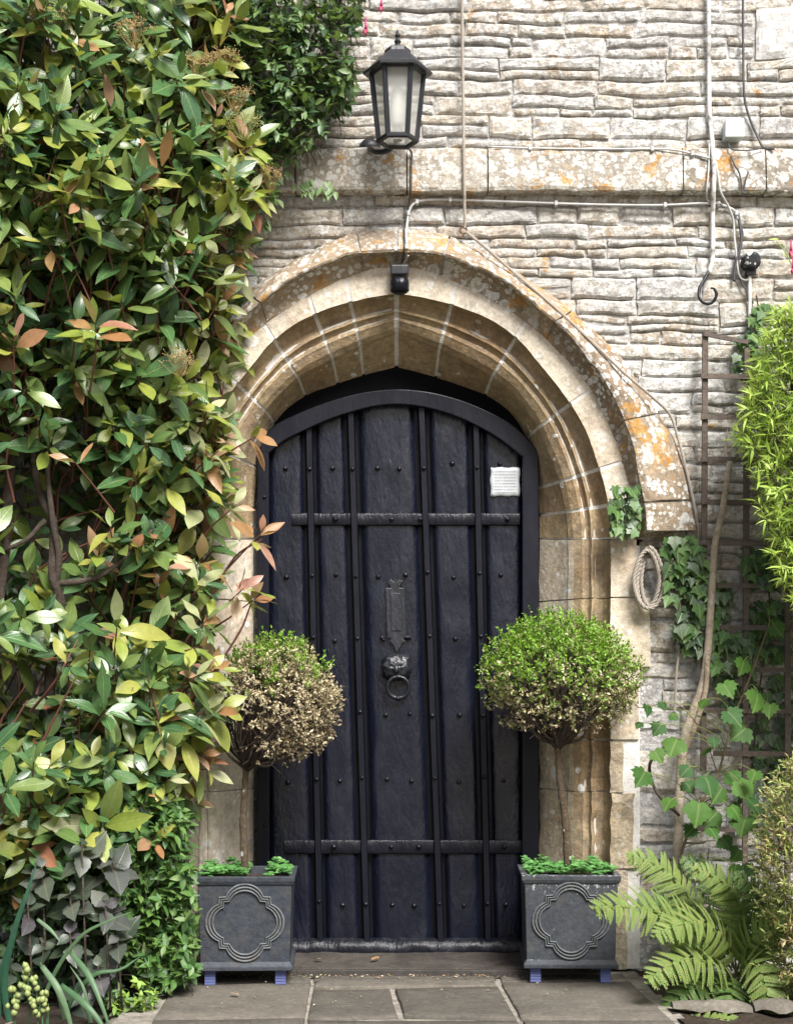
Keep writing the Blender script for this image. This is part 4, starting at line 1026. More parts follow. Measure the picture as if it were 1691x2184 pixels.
for layer, (sp_, back) in enumerate(((47, 0.0), (48, .13), (50, .28), (54, .44))):
    py = -40
    while py < 1900:
        e = edge(py); px = -380
        while px < e - layer*6:
            x, y = px+nr.uniform(-.5, .5)*sp_, py+nr.uniform(-.5, .5)*sp_
            hole = mn.noise(Vector((x/150.0, y/150.0, 4.2)))
            dark = 1.2*math.exp(-((x-90)/170)**2-((y-1110)/190)**2) + 1.1*math.exp(-((x-50)/130)**2-((y-1500)/130)**2) + .7*math.exp(-((x-150)/120)**2-((y-620)/60)**2) + .35*math.exp(-((x-250)/170)**2-((y-1330)/70)**2)
            keep = nr.rand() < (.95 if layer else .80)-max(0, hole-.05)*(1.5 if layer < 2 else .5)-(dark*.95 if layer < 2 else dark*.6)
            if keep and x < edge(y)+8:
                yy = min(-.27, yfront(x, y)+back+nr.uniform(-.06, .06))
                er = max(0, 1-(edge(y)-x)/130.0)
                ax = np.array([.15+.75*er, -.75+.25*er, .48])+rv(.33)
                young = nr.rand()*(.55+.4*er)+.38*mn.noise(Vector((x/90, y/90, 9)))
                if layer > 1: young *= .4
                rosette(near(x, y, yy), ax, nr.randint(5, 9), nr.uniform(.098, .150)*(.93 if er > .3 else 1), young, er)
            px += sp_
        py += sp_
# named sprays seen at the fringe: (px, py, y, axis, n, length, young)
for (x, y, yy, ax, n, ln, yg) in ((62,205,-.98,(-.1,-.6,.8),6,.15,.95), (205,690,-.98,(.1,-.5,.85),8,.14,.97), (30,735,-.99,(0,-.5,.8),5,.14,.85), (160,985,-.95,(-.6,-.5,.4),3,.10,.99),
        (470,655,-.5,(.9,-.3,.3),6,.12,.8), (555,1140,-.55,(.75,-.45,.5),8,.125,.99), (520,1255,-.55,(.8,-.4,.35),8,.135,.99), (540,1280,-.53,(.9,-.3,.3),4,.12,.9), (500,1080,-.52,(.8,-.3,.5),6,.11,.6), (545,930,-.5,(.95,-.2,.15),5,.12,.85),
        (540,300,-.55,(.6,-.4,.7),7,.13,.7), (500,50,-.55,(.7,-.4,.6),8,.14,.7), (470,100,-.58,(.5,-.5,.6),8,.14,.6), (215,1770,-.9,(.0,-.6,-.2),8,.16,.62), (60,1790,-.9,(-.1,-.6,-.1),7,.15,.6), (330,1790,-.75,(.6,-.6,.1),5,.14,.62), (440,1640,-.55,(.8,-.4,-.1),6,.13,.66), (250,1340,-.88,(.05,-.55,.8),7,.155,.3), (400,1560,-.7,(.5,-.6,.4),8,.14,.35), (25,1400,-.85,(-.2,-.6,.8),4,.12,.6)):
    rosette(near(x, y, yy), np.array(ax, float), n, ln, yg, .5)
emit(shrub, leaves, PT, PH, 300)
for i in range(90):   # long arching twigs through the crown
    x, y = nr.uniform(-60, 470), nr.uniform(20, 1720); yy = yfront(x, y)+nr.uniform(.05, .3); p = near(x, y, yy)
    q = p+np.array([nr.uniform(-.35, -.05), nr.uniform(.0, .12), nr.uniform(-.4, -.12)]); twigs.tube(spline([q, (p+q)/2+rv(.03), p], 4), [.006-.0004*k for k in range(9)], 5, False)
for pts in ([(560,1150,-.54), (500,1190,-.5), (440,1290,-.48), (380,1400,-.46)], [(535,1290,-.52), (510,1350,-.5), (450,1440,-.5), (380,1530,-.5)], [(545,310,-.55), (500,345,-.55), (440,420,-.5), (360,520,-.45)]):
    twigs.tube(spline([P(*p) for p in pts], 5), [.0032+.0002*k for k in range(16)], 5, False)
twigs.build('twigs', REDSTEM, shrub, True)['kind'] = 'stuff'
for pts, r in (([(115,2060,-.62), (118,1700,-.60), (112,1480,-.66), (128,1300,-.70), (110,1220,-.72), (118,1120,-.72), (85,1050,-.7), (70,900,-.66), (100,700,-.6)], .022), ([(118,1245,-.71), (126,1160,-.74), (105,1060,-.74), (112,960,-.7), (170,780,-.62)], .013), ([(115,1245,-.71), (180,1238,-.72), (240,1215,-.7), (330,1130,-.6)], .012), ([(230,2060,-.5), (225,1700,-.5), (250,1400,-.48), (300,1000,-.42), (330,600,-.4), (340,150,-.4)], .02), ([(-40,2060,-.8), (-20,1500,-.78), (20,1000,-.7), (0,400,-.66), (40,-60,-.6)], .024), ([(100,1110,-.72), (60,1150,-.74), (0,1180,-.75), (-80,1240,-.75)], .010)):
    sp = spline([P(*p) for p in pts], 6); sp = [p+Vector((nz(p, 6, 1), nz(p, 6, 5), 0))*.02 for p in sp]; b = MB(); b.tube(sp, [r*(1-.55*i/len(sp)) for i in range(len(sp))], 8); b.build('branch', DARKBARK, shrub, True)
FLH = simple('dry_flower_tan', (0.42,0.30,0.13), .8); FLY = simple('fresh_flower_stalk', (0.34,0.34,0.12), .7)
for (x, y, yy, rad, mt) in ((100,45,-.98,.075,FLH), (290,75,-.85,.07,FLH), (480,135,-.62,.06,FLH), (385,775,-.72,.07,FLH), (575,385,-.52,.045,FLH), (45,490,-.95,.075,FLY), (520,270,-.6,.06,FLY), (500,210,-.6,.06,FLH), (420,150,-.7,.06,FLH)):
    c = Vector(near(x, y, yy)); b = MB(); root = c+Vector((0,.03,-.06))
    for i in range(26):
        a = rng.uniform(0, 6.28); rr = rad*math.sqrt(rng.random()); e = c+Vector((math.cos(a)*rr, math.sin(a)*rr*.7-.02, .03*(1-(rr/rad)**2)+rng.uniform(-.015,.015)))
        m_ = root.lerp(e, .55); b.tube([root.lerp(c, .3), m_, e], [.0014, .0009, .0006], 4, False)
        for _ in range(6):
            t = e+Vector((rng.uniform(-1,1), rng.uniform(-1,1), rng.uniform(-.3,1)))*.017; b.tube([e, t], [.0006, .0005], 3, False)
            b.lathe([(.0006,-.002), (.002,0), (.0006,.002)], 4, Matrix.Translation(t))
    b.build('flower_head', mt, shrub)

# ---------------- dark small-leaved climber at the top
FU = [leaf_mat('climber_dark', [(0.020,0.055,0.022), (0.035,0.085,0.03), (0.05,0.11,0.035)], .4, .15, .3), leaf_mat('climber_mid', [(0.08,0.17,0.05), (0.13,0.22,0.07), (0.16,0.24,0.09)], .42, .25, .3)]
FT = [leaf_tpl(.21, 5, .8, .12, .2), leaf_tpl(.24, 5, .75, .18, .1)]
def small_bush(name, label, cat, region, n, size, mats, tpls, seed, yr, axis=(0,-.5,.5), lightmix=.35, stems=(), nobj=0, group=6, droop=-.2, openr=(45, 95)):
    global nr
    nr = np.random.RandomState(seed); o = thing(name, label, cat); lv = []; tw = MB(); got = 0; guard = 0
    xs = [p[0] for p in region]; ys = [p[1] for p in region]
    def inside(x, y):
        c = False; j = len(region)-1
        for i in range(len(region)):
            (xi, yi), (xj, yj) = region[i], region[j]
            if (yi > y) != (yj > y) and x < (xj-xi)*(y-yi)/(yj-yi)+xi: c = not c
            j = i
        return c
    while got < n and guard < n*30:
        guard += 1
        x, y = nr.uniform(min(xs), max(xs)), nr.uniform(min(ys), max(ys))
        if not inside(x, y): continue
        cl = mn.noise(Vector((x/45.0, y/45.0, seed)))
        if nr.rand() < max(0, -cl)*.8: continue
        got += 1; yy = yr[0]+(yr[1]-yr[0])*nr.rand()**1.5
        p = near(x, y, yy); ax = unit(np.array(axis)+rv(.45)); u = unit(np.cross(ax, [.2, .3, .9])); v = np.cross(ax, u)
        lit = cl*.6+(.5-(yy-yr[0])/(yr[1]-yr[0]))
        q = p-ax*.07+np.array([0,.02,-.02]); tw.tube([Vector(q), Vector(p)], [.0016, .001], 3, False)
        for k in range(group):
            a = k*1.57+(k//2)*.4+nr.uniform(-.3, .3); op = R(nr.uniform(*openr)); dd = unit(ax*math.cos(op)+(u*math.cos(a)+v*math.sin(a))*math.sin(op)+np.array([0,0,droop]))
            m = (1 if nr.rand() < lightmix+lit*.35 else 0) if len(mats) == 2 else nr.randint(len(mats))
            lv.append((nr.randint(len(tpls)), m, p-ax*.014*(k//2), basis(dd, unit(ax+np.array([0,-.1,.5])+rv(.2))), size*nr.uniform(.65, 1.2)))
    emit(o, lv, tpls, mats, nobj); tw.build('twigs', DARKBARK, o)['kind'] = 'stuff'
    for pts, r in stems:
        b = MB(); b.tube(spline([P(*p) for p in pts], 6), r, 6); b.build('stem', DARKBARK, o, True)
    return o
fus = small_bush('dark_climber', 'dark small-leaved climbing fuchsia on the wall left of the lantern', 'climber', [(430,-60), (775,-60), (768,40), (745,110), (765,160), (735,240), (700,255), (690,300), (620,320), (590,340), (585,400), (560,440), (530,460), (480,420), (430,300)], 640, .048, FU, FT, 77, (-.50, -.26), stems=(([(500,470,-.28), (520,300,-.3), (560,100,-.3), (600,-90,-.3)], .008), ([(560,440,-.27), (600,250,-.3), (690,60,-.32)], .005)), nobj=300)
back_ = [] 
nr = np.random.RandomState(9)
for (x, y) in ((600,370), (640,395), (660,410), (700,395), (560,470), (540,500), (625,345), (680,390), (710,405), (590,420), (655,385)):
    for k in range(4): back_.append((k % 2, 1, near(x+nr.uniform(-14,14), y+nr.uniform(-10,10), -.36), basis(unit([nr.uniform(-.6,.6), -.3, -.7]), unit([.1,-.8,.5]+rv(.2))), nr.uniform(.03,.05)))
emit(fus, back_, FT, FU, len(back_))
PINK = leaf_mat('fuchsia_pink', [(0.55,0.03,0.12), (0.62,0.05,0.2)], .45, .3, 0, veins=False)
def fuchsia(parent, x, y, yy):
    f = bpy.data.objects.new('flower', None); C.objects.link(f); f.parent = parent; c = Vector(near(x, y, yy))
    b = MB(); b.tube([c+Vector((0,0,.03)), c, c-Vector((0,0,.012))], [.002, .0045, .006], 6); 
    b.build('calyx', PINK, f, True)
    lv = [(0, 0, np.array(c)-np.array([0,0,.010]), basis(unit([math.cos(a)*.6, math.sin(a)*.6, -.7]), unit([math.cos(a), math.sin(a), .3])), .028) for a in (0, 1.6, 3.1, 4.7)]
    emit(f, lv, FT, [PINK], 4, name='petal')
fuchsia(fus, 780, 55, -.40); fuchsia(fus, 813, 6, -.36)

# ---------------- ivy
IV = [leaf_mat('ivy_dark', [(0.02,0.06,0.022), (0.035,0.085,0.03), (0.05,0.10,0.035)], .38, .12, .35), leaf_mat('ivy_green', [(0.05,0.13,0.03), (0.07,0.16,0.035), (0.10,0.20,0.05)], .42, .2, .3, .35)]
ivy_half = [(0,0), (.14,-.10), (.34,-.12), (.30,.06), (.56,.26), (.30,.36), (.26,.50), (.14,.72), (0,1.0)]
ivy_half2 = [(0,0), (.18,-.08), (.40,.0), (.36,.16), (.50,.40), (.28,.50), (.16,.72), (0,.95)]
IT = [fan_tpl(ivy_half, (0,.22)), fan_tpl(ivy_half2, (0,.25))]
def ivy(label, patches, seed, size=.052, stems=()):
    global nr
    nr = np.random.RandomState(seed); o = thing('ivy', label, 'ivy', None); lv = []
    for (x0, x1, y0, y1, n, yy, lite) in patches:
        for _ in range(int(n*1.45)):
            x, y = nr.uniform(x0, x1), nr.uniform(y0, y1); dep = nr.rand()
            d = unit([nr.uniform(-.6,.6), -.22+nr.uniform(-.2,.2), -.8]); nm = unit(np.array([nr.uniform(-.35,.35), -.85, .35])+rv(.15))
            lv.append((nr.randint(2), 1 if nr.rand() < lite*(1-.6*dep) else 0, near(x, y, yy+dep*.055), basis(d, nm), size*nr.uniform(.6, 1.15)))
    emit(o, lv, IT, IV, 300)
    for pts in stems:
        b = MB(); b.tube(spline([P(*p) for p in pts], 6), .003, 5); b.build('stem', DARKBARK, o, True)
    return o
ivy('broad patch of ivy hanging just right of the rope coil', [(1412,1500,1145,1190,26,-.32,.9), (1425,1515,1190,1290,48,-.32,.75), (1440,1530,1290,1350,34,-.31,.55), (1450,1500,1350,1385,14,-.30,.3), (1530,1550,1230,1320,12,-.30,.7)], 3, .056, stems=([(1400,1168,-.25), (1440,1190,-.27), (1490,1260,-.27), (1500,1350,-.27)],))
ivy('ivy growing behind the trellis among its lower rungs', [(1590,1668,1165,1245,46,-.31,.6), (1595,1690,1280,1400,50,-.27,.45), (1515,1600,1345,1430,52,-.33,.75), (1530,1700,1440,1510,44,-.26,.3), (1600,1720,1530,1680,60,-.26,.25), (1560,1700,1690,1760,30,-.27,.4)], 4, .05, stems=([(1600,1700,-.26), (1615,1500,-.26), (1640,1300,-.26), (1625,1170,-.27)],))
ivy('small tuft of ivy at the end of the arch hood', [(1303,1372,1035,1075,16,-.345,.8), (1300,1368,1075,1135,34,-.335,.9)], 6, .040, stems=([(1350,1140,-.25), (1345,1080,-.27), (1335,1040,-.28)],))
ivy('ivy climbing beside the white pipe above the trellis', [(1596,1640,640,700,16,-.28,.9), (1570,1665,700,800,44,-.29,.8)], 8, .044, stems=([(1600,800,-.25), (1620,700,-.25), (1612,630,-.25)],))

# ---------------- vine with large lobed leaves
VM = [leaf_mat('vine_green', [(0.03,0.095,0.014), (0.045,0.12,0.018), (0.065,0.145,0.025), (0.035,0.09,0.018)], .6, .22, .22, .2), leaf_mat('vine_deep', [(0.02,0.07,0.018), (0.03,0.09,0.022)], .6, .2, .22, .2)]
v_half = [(0,0), (.10,-.12), (.22,-.16), (.36,-.10), (.34,0), (.46,.02), (.60,.12), (.52,.18), (.56,.26), (.68,.40), (.54,.42), (.44,.44), (.46,.54), (.40,.62), (.28,.60), (.24,.70), (.20,.80), (.10,.84), (0,1.0)]
v_half2 = [(0,0), (.12,-.08), (.30,-.12), (.32,.0), (.50,.10), (.50,.2), (.62,.32), (.50,.40), (.50,.5), (.36,.52), (.36,.62), (.24,.68), (.22,.78), (.1,.82), (0,.95)]
VT = [fan_tpl(v_half, (0,.25), .22, .30), fan_tpl(v_half2, (0,.25), .05, .5)]
nr = np.random.RandomState(21)
vine = thing('vine', 'vine with large lobed bright green leaves above the ferns', 'vine')
vl = []
C6 = lambda x, y: (995.8+.4302*x, 1244.7+.4302*y)
vpos = [(1040,800,105), (930,850,70), (880,960,95), (1010,1090,70), (1180,985,105), (1350,1010,110), (1260,1040,95), (1150,1120,120), (1240,1160,100), (1380,1190,105), (1310,1130,90), (1380,745,105), (1290,660,95), (1440,570,110), (1370,405,80), (1270,520,85), (1180,590,60), (960,720,70), (890,620,60), (960,600,50), (1010,660,45), (1350,1340,80), (1260,1280,75), (1430,950,65), (1520,230,70), (1480,110,50), (1500,620,70), (1100,930,70), (1400,1100,95), (1190,830,55), (1080,1000,70), (1470,1240,60), (1200,1230,70), (1120,1230,65), (1420,1420,70), (1330,1410,60), (1300,960,80), (860,700,40), (1220,780,50)]
stem_pts = [P(1452,1960,-.40), P(1448,1850,-.40), P(1480,1740,-.42), P(1530,1650,-.42), P(1560,1540,-.40), P(1600,1440,-.38), P(1640,1330,-.37)]
vs2 = spline(stem_pts, 8); pet = MB()
for x, y, s in vpos:
    X, Y = C6(x, y); yy = -.44-nr.uniform(0, .12); p = near(X, Y-s*.12, yy); d = unit([nr.uniform(-.7,.7), -.35, -.6+nr.uniform(-.2,.2)]); nm = unit(np.array([nr.uniform(-.4,.4), -.65, .6])+rv(.28))
    vl.append((nr.randint(2), 0 if nr.rand() < .75 else 1, p, basis(d, nm), s*.4302/545*1.02))
    q = min(vs2, key=lambda a: (a-Vector(p)).length+max(0, a.z-p[2])*2); pet.tube(spline([q, (q+Vector(p))/2+Vector((0,-.01,.03)), Vector(p)], 4), [.0022]*4+[.0016]*5, 4, False)
emit(vine, vl, VT, VM, 300)
b = MB(); b.tube(vs2, [.006-.00007*i for i in range(len(vs2))], 6); b.build('stem', TWIG, vine, True); pet.build('leaf_stalks', simple('green_stalk', (.16,.2,.06), .6), vine)['kind'] = 'stuff'
b = MB(); b.tube(spline([P(1448,1740,-.40), P(1400,1690,-.40), P(1385,1630,-.40), P(1420,1590,-.38)], 6), .006, 6); b.build('stem', DARKBARK, vine, True)
b = MB(); b.tube(spline([P(1530,1650,-.42), P(1495,1560,-.42), P(1440,1500,-.42), P(1370,1510,-.40), P(1352,1500,-.40)], 6), .0022, 5); b.build('stem', TWIG, vine, True)

# ---------------- ferns
FM = [leaf_mat('fern_light', [(0.14,0.22,0.055), (0.20,0.28,0.08), (0.17,0.24,0.06), (0.24,0.26,0.09)], .55, .35, 0, .3, veins=False), leaf_mat('fern_mid', [(0.06,0.13,0.03), (0.09,0.165,0.04), (0.13,0.17,0.05)], .55, .3, 0, veins=False)]
def frond(parent, pts, wid, mat, n=30, face=(0,-.6,.8)):
    sp = spline(pts, 10); ln = len(sp)-1; b = MB(); b.tube(sp, [.0032*(1-.8*i/ln)+.0005 for i in range(ln+1)], 5)
    face = Vector(face)
    vs, fs = [], []
    for i in range(n):
        t = .10+.90*i/n; x = t*ln; k = min(ln-1, int(x)); p = sp[k].lerp(sp[k+1], x-k); T = (sp[k+1]-sp[k]).normalized()
        L_ = (wid*min(1.0, .35+t*2.2)*(1-t)**.62*1.15+.004)*rng.uniform(.86, 1.06)
        for s in (-1, 1):
            sd_ = T.cross(face).normalized()*s; d = (sd_*.92+T*rng.uniform(.30, .56)+face*rng.uniform(-.16, .12)).normalized(); nn = d.cross(T).normalized()
            if nn.dot(face) < 0: nn = -nn
            m = max(3, int(L_/.0085)); step_ = L_/m; wdt = T - d*T.dot(d); wdt.normalize()
            for j in range(m):
                u = j/m; c0 = p+d*step_*j - nn*.22*L_*u*u + nn*.012*math.sin(i*1.7+s); pl = min(.0108, .42*L_)*(1-u)**.7+.0012
                c1 = p+d*step_*(j+.78) - nn*.22*L_*u*u + nn*.012*math.sin(i*1.7+s)
                for q in (-1, 1):
                    tip = c1+wdt*q*pl+d*step_*.55-nn*.002
                    b0 = len(vs); vs += [c0, c1, tip, c0+wdt*q*pl*.75]; fs.append((b0, b0+1, b0+2, b0+3))
    b.add(vs, fs); o = b.build('frond', mat, parent); return o
fern = thing('fern', 'large feathery green fern spreading beside the right planter', 'fern', loc=(0,0,0))
fr = [([(1560,2080,-.55), (1500,2000,-.62), (1400,1945,-.70), (1320,1935,-.78), (1262,1938,-.85)], .145, 0, (.1,-.75,.65)),
      ([(1560,2070,-.50), (1500,1960,-.50), (1440,1880,-.50), (1385,1840,-.50), (1335,1826,-.52)], .125, 0, (.25,-.75,.6)),
      ([(1560,2080,-.60), (1530,2060,-.72), (1470,2045,-.82), (1420,2065,-.90), (1382,2098,-.95)], .125, 0, (.0,-.72,.7)),
      ([(1570,2080,-.55), (1585,1990,-.58), (1570,1920,-.60), (1530,1875,-.62), (1470,1850,-.64)], .115, 0, (.2,-.8,.5)),
      ([(1580,2080,-.55), (1620,2000,-.62), (1630,1940,-.66), (1600,1890,-.68), (1560,1870,-.7)], .10, 1, (.1,-.8,.5)),
      ([(1570,2080,-.60), (1600,2050,-.74), (1625,2080,-.84), (1640,2140,-.90), (1648,2190,-.93)], .10, 0, (-.3,-.8,.4)),
      ([(1555,2080,-.5), (1500,2010,-.52), (1440,1960,-.54), (1400,1930,-.56), (1360,1925,-.58)], .13, 1, (.1,-.8,.5)),
      ([(1560,2080,-.58), (1520,2090,-.70), (1480,2110,-.78), (1440,2140,-.84), (1420,2160,-.86)], .09, 1, (0,-.6,.7)),
      ([(1570,2080,-.50), (1560,1980,-.48), (1540,1900,-.46), (1490,1850,-.45), (1450,1835,-.45)], .11, 1, (.2,-.8,.5)),
      ([(1580,2080,-.5), (1640,2010,-.5), (1680,1960,-.52), (1710,1940,-.54)], .11, 1, (-.1,-.8,.5)),
      ([(1570,2085,-.62), (1560,2120,-.78), (1550,2170,-.88), (1545,2210,-.92)], .08, 1, (0,-.7,.6)),
      ([(1570,2080,-.56), (1545,2010,-.66), (1500,1970,-.74), (1440,1975,-.82), (1395,2000,-.88)], .12, 0, (.0,-.75,.65)),
      ([(1575,2080,-.58), (1600,2010,-.70), (1640,1970,-.78), (1680,1970,-.84)], .10, 0, (-.1,-.75,.6)),
      ([(1420,2230,-1.0), (1480,2190,-1.02), (1540,2178,-1.04), (1600,2190,-1.05)], .06, 0, (0,-.6,.8))]
for pts, wd, m, fc in fr: frond(fern, [P(*p) for p in pts], wd, FM[m], 32, fc)

# ---------------- bamboo-like lime shrub, conifer, right edge flowers
BM = [leaf_mat('bamboo_green', [(0.25,0.40,0.06), (0.34,0.50,0.08), (0.20,0.36,0.05)], .45, .35, .15), leaf_mat('bamboo_lime', [(0.33,0.50,0.07), (0.42,0.57,0.10), (0.50,0.62,0.17)], .42, .35, .15)]
BT = [leaf_tpl(.085, 5, .75, .1, .25), leaf_tpl(.075, 5, .7, .1, .4)]
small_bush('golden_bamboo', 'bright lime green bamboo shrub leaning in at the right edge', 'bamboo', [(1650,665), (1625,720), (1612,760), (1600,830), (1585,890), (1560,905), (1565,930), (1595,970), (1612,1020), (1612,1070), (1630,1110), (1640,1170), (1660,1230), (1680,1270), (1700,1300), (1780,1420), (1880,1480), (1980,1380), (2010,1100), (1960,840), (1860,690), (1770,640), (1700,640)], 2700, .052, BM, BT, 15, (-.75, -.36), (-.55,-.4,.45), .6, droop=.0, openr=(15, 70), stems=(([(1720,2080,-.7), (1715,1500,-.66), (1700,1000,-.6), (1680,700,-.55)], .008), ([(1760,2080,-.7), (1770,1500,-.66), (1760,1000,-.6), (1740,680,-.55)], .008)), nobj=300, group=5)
CM = [leaf_mat('conifer_green', [(0.22,0.29,0.06), (0.32,0.38,0.10), (0.38,0.42,0.14)], .6, .15, 0, veins=False), leaf_mat('conifer_brown', [(0.28,0.20,0.08), (0.40,0.32,0.14), (0.46,0.40,0.2)], .6, .1, 0, veins=False), leaf_mat('conifer_red', [(0.30,0.07,0.03), (0.38,0.16,0.06)], .6, .1, 0, veins=False)]
NT_ = [leaf_tpl(.16, 2, .8, .2, .1), leaf_tpl(.12, 2, .8, .2, .3)]
nr = np.random.RandomState(44)
con = thing('conifer_shrub', 'feathery yellow-green and brown conifer at the lower right corner', 'conifer'); lv = []; tw = MB()
cy_, cx_ = [1640,1680,1750,1850,1950,2050,2200], [1690,1660,1650,1612,1640,1650,1640]
for _ in range(1550):
    y = nr.uniform(1630, 2230); e = np.interp(y, cy_, cx_); x = nr.uniform(e, 1880)*1.0; f = min(1, (x-e)/120)
    p0 = near(x, y, -.75-.25*f+nr.uniform(-.05,.18)); ax = unit(np.array([-.5*(1-f)-.1, -.5, .55])+rv(.35)); L_ = nr.uniform(.05, .10)
    zone = mn.noise(Vector((x/70, y/70, 2)))+nr.normal(0, .15); m = 0 if zone > -.22 else 1
    if mn.noise(Vector((x/40, y/40, 8))) > .50: m = 2
    tw.tube([Vector(p0), Vector(p0+ax*L_)], [.0018, .0008], 3, False)
    for k in range(16):
        t = k/16; d = unit(ax*.8+rv(.6)); lv.append((k % 2, m if nr.rand() < .85 else nr.randint(2), p0+ax*L_*t, basis(d, unit(rv()+[0,-1,1])), nr.uniform(.014,.026)))
emit(con, lv, NT_, CM, 0, mass='needle_mass'); tw.build('twigs', TWIG, con)['kind'] = 'stuff'
b = MB(); b.tube([P(1760,2130,-.8), P(1755,1900,-.8), P(1750,1650,-.78)], [.02,.015,.006], 8); b.build('trunk', BARK, con, True)
pf = thing('pink_flower_sprig', 'thin sprig with magenta flowers at the right edge above the bamboo', 'flower sprig')
b = MB(); b.tube(spline([P(1760,700,-.4), P(1730,640,-.42), P(1700,590,-.43), P(1675,540,-.42), P(1655,515,-.4)], 6), .002, 5); b.build('stem', simple('sprig_green', (.2,.26,.06), .6), pf, True)
emit(pf, [(k % 2, 1, near(1660+k*6, 515+k*9+nr.uniform(-8,8), -.42), basis(unit([nr.uniform(-1,1), -.3, nr.uniform(-.6,.4)]), unit([0,-.7,.6]+rv(.2))), nr.uniform(.03,.045)) for k in range(8)], BT, BM, 8)
fuchsia(pf, 1690, 565, -.43); fuchsia(pf, 1686, 528, -.42); fuchsia(pf, 1696, 580, -.44)

# ---------------- plants at the lower left
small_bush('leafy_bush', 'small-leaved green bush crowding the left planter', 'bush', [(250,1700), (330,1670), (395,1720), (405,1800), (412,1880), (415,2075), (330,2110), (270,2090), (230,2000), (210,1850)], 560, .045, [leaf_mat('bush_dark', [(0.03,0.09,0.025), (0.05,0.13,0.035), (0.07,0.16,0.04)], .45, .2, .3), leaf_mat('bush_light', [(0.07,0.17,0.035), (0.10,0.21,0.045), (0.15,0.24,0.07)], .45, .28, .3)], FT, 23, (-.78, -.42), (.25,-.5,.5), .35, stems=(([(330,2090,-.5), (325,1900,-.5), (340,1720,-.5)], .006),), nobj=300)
PU = [leaf_mat('purple_leaf', [(0.03,0.048,0.033), (0.055,0.07,0.055), (0.075,0.07,0.08), (0.04,0.062,0.035), (0.09,0.10,0.08)], .40, .12, .2)]
PLT = [leaf_tpl(.36, 10, .72, .10, .25, .03, serr=.06), leaf_tpl(.33, 10, .75, .16, .15, .04, serr=.06)]
nr = np.random.RandomState(61)
pur = thing('purple_plant', 'grey-purple serrated-leaved plant low at the left', 'plant'); lv = []; st_ = []
for (x, y, n, s) in ((175,1800,7,.09), (240,1830,9,.085), (90,1850,7,.09), (150,1900,8,.10), (225,1920,8,.095), (60,1930,6,.09), (250,1990,7,.09), (150,1990,8,.09), (90,2010,6,.08), (210,2060,6,.08), (170,2120,6,.08), (20,2050,5,.08)):
    yy = -.95-nr.uniform(0,.1); c = near(x, y, yy)
    for k in range(n):
        a = k*2.4+nr.uniform(-.3,.3); op = R(nr.uniform(50,100)); ax = unit([0,-.55,.75]); u = unit(np.cross(ax,[1,.1,0])); v = np.cross(ax,u)
        d = unit(ax*math.cos(op)+(u*math.cos(a)+v*math.sin(a))*math.sin(op)+np.array([0,0,-.15])); lv.append((k % 2, 0, c-ax*.012*k, basis(d, unit(ax+rv(.45))), s*1.3*nr.uniform(.6,1.1)*(1 if k > 2 else .5)))
    b = MB(); b.tube([Vector(c), Vector((c[0]+.01, c[1]+.04, .0))], [.003,.004], 5); b.build('stem', DARKBARK, pur, True)
emit(pur, lv, PLT, PU, 300)
STM = [leaf_mat('strap_green', [(0.05,0.12,0.05), (0.08,0.15,0.065), (0.12,0.19,0.11)], .5, .15, 0, veins=False), leaf_mat('strap_dark', [(0.02,0.07,0.04), (0.03,0.09,0.05)], .4, .1, 0, veins=False)]
strap = thing('strap_leaved_plant', 'clump of long arching strap leaves at the lower left corner', 'plant')
for pts, wd, m in (([(30,2230,-1.0), (10,2100,-1.02), (30,1990,-1.05), (60,1900,-1.06), (82,1830,-1.05)], .022, 1), ([(0,2260,-.98), (-5,2150,-1.0), (10,2050,-1.02), (35,1980,-1.03)], .026, 1), ([(60,2230,-1.0), (110,2090,-1.06), (170,2000,-1.10), (230,1965,-1.12), (280,1945,-1.12)], .012, 0), ([(150,2260,-1.02), (130,2130,-1.10), (100,2080,-1.14), (86,2052,-1.15)], .017, 0), ([(90,2060,-1.16), (125,2110,-1.2), (150,2180,-1.2), (165,2260,-1.2)], .020, 0), ([(150,2030,-1.1), (190,2080,-1.16), (220,2150,-1.2), (250,2240,-1.2)], .018, 0), ([(130,2240,-1.0), (150,2140,-1.08), (200,2080,-1.1), (255,2068,-1.1), (300,2040,-1.08)], .015, 0), ([(130,2100,-1.12), (180,2140,-1.18), (220,2190,-1.2), (245,2260,-1.2)], .020, 0), ([(200,2260,-1.1), (195,2190,-1.14), (180,2110,-1.14), (150,2060,-1.1)], .014, 0), ([(100,2260,-1.2), (100,2200,-1.22), (104,2140,-1.22)], .016, 0), ([(80,1960,-1.1), (110,1985,-1.12), (130,2010,-1.13)], .012, 0)):
    sp = spline([P(*p) for p in pts], 8); n = len(sp)-1; b = MB(); rows = []
    for i, p in enumerate(sp):
        T = (sp[min(i+1,n)]-sp[max(0,i-1)]).normalized(); sdv = T.cross(Vector((.15,-.9,.4))).normalized(); wv = wd*.56*min(1, .6+i/n*1.2)*(1-(i/n)**1.8)+.0006
        rows.append([p-sdv*wv, p+Vector((0,.25*wv,-.1*wv)), p+sdv*wv])
    b.grid(rows); o = b.build('strap_leaf', STM[m], strap, True); sm = o.modifiers.new('t','SOLIDIFY'); sm.thickness = .0012
small_bush('shady_undergrowth', 'dark green undergrowth behind the grey-purple plant', 'undergrowth', [(-120,1780), (60,1800), (230,1800), (270,1900), (260,2120), (120,2180), (-120,2180)], 430, .05, [FU[0], IV[0]], FT, 83, (-.80, -.40), (0,-.6,.4), .3)
seed = thing('seed_head_plant', 'stalks of round green seed capsules at the lower left corner', 'seed heads')
SEED = simple('green_capsule', (.22,.27,.09), .5, var=.2); sproto = None
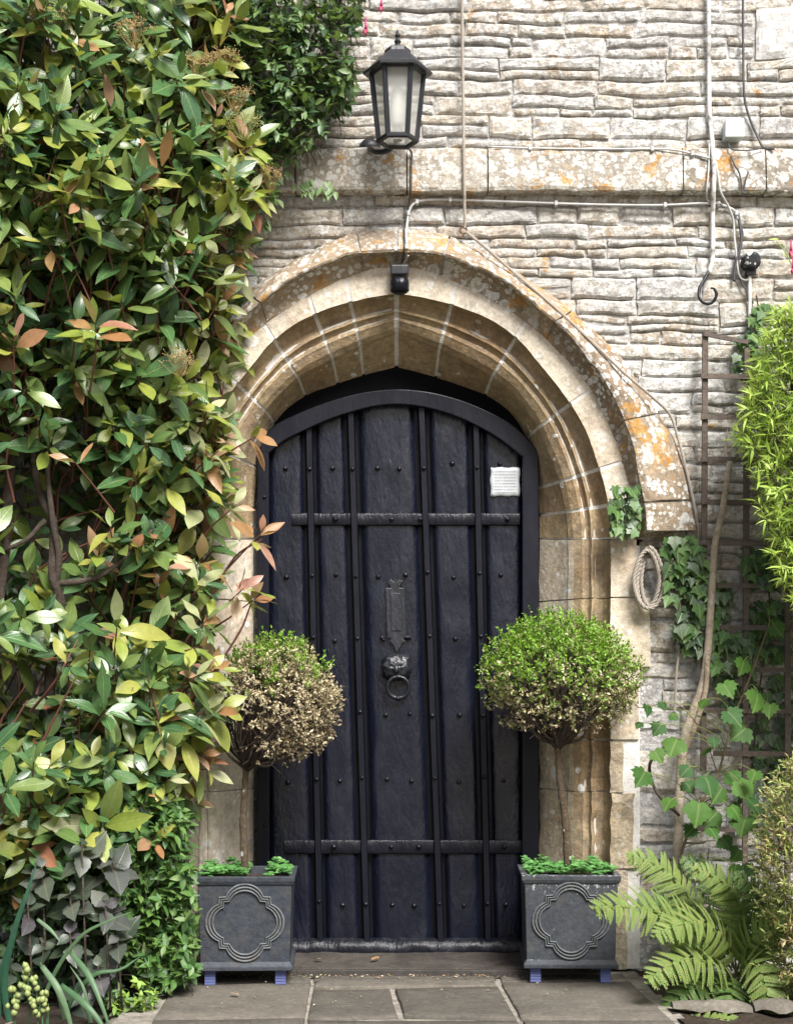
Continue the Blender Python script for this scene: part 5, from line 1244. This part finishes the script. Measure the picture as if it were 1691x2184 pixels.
for (x0, y0, x1, y1, n) in ((60,2060,62,2240,16), (90,2120,88,2260,13), (30,2110,30,2260,9), (78,2095,80,2250,8)):
    A, B = P(x0, y0, -1.25), P(x1, y1, -1.22); b = MB(); b.tube([B, A.lerp(B,.5)+Vector((.004,0,0)), A], [.004,.0032,.002], 6); b.build('stalk', STM[0], seed, True)
    for k in range(n):
        t = k/n*.32; c = A.lerp(B, t)+Vector((rng.uniform(-1,1)*.022, rng.uniform(-1,.4)*.02, rng.uniform(-.01,.01)))
        if sproto is None:
            b = MB(); b.lathe([(.001,-.0105), (.007,-.0085), (.0102,-.001), (.0085,.006), (.004,.0095), (.001,.013)], 9); o = b.build('capsule', SEED, seed, True); sproto = o
        else: o = sproto.copy(); C.objects.link(o)
        o.location = c; o.scale = (rng.uniform(.7,1.1),)*3; o.rotation_euler = (rng.uniform(-.5,.5), rng.uniform(-.5,.5), 0)
        b = MB(); b.tube([A.lerp(B, t+.05), c], .0011, 4, False); b.build('capsule_stalk', STM[0], seed)
# low weeds along the path's left edge
small_bush('weed_patch', 'straggling low weeds on the left edge of the path', 'weeds', [(235,2120), (300,2090), (335,2100), (330,2150), (300,2200), (200,2200)], 60, .03, [BM[0], FU[1]], FT, 29, (-.95,-.8), (.2,-.4,.8), .4)
# litter
DRY = leaf_mat('dead_leaf', [(0.36,0.20,0.09), (0.28,0.15,0.07), (0.44,0.30,0.2)], .7, .1, .1)
for (x, y, lab) in ((856,2082,'pale dead leaf lying on the path in front of the step'), (792,2064,'pinkish dead leaf lying on the step, left of centre'), (694,2062,'dead leaf lying on the step close to the left planter'), (510,2130,'brown crumpled leaf on the flagstone in front of the left planter')):
    g = G(x, y) if y > 2079 else Vector((pw(x, -.25), -.25, .027)); tpl = PT[2]; V, U, fs = tpl; me = mesh_np('fallen_leaf', V*.05, np.array([i for f in fs for i in f]), np.array([len(f) for f in fs]), U, [DRY], np.zeros(len(fs)))
    o = bpy.data.objects.new('fallen_leaf', me); C.objects.link(o); o.location = (g.x, g.y, g.z+.012); o.rotation_euler = (R(8), R(10), rng.uniform(0, 6)); tag(o, lab, 'leaf', 'fallen leaves')

# crumbs of dry leaf and grit gathered along the foot of the step
lv = []; nr = np.random.RandomState(3)
for _ in range(260):
    x = nr.uniform(-.66, .66); y = -.385-abs(nr.normal(0, .035)) if nr.rand() < .75 else nr.uniform(-.95, -.4)
    lv.append((nr.randint(2), nr.randint(2), np.array([x, y, .006+nr.uniform(0, .003)]), basis(unit([nr.normal(), nr.normal(), .1]), unit([nr.normal(0,.3), nr.normal(0,.3), 1])), nr.uniform(.004, .016)))
lit = thing('leaf_litter', 'scattered dry crumbs and grit along the foot of the threshold step', 'litter'); lit['kind'] = 'stuff'
emit(lit, lv, SMALL, [DRY, BOXT], 0, mass='crumbs')
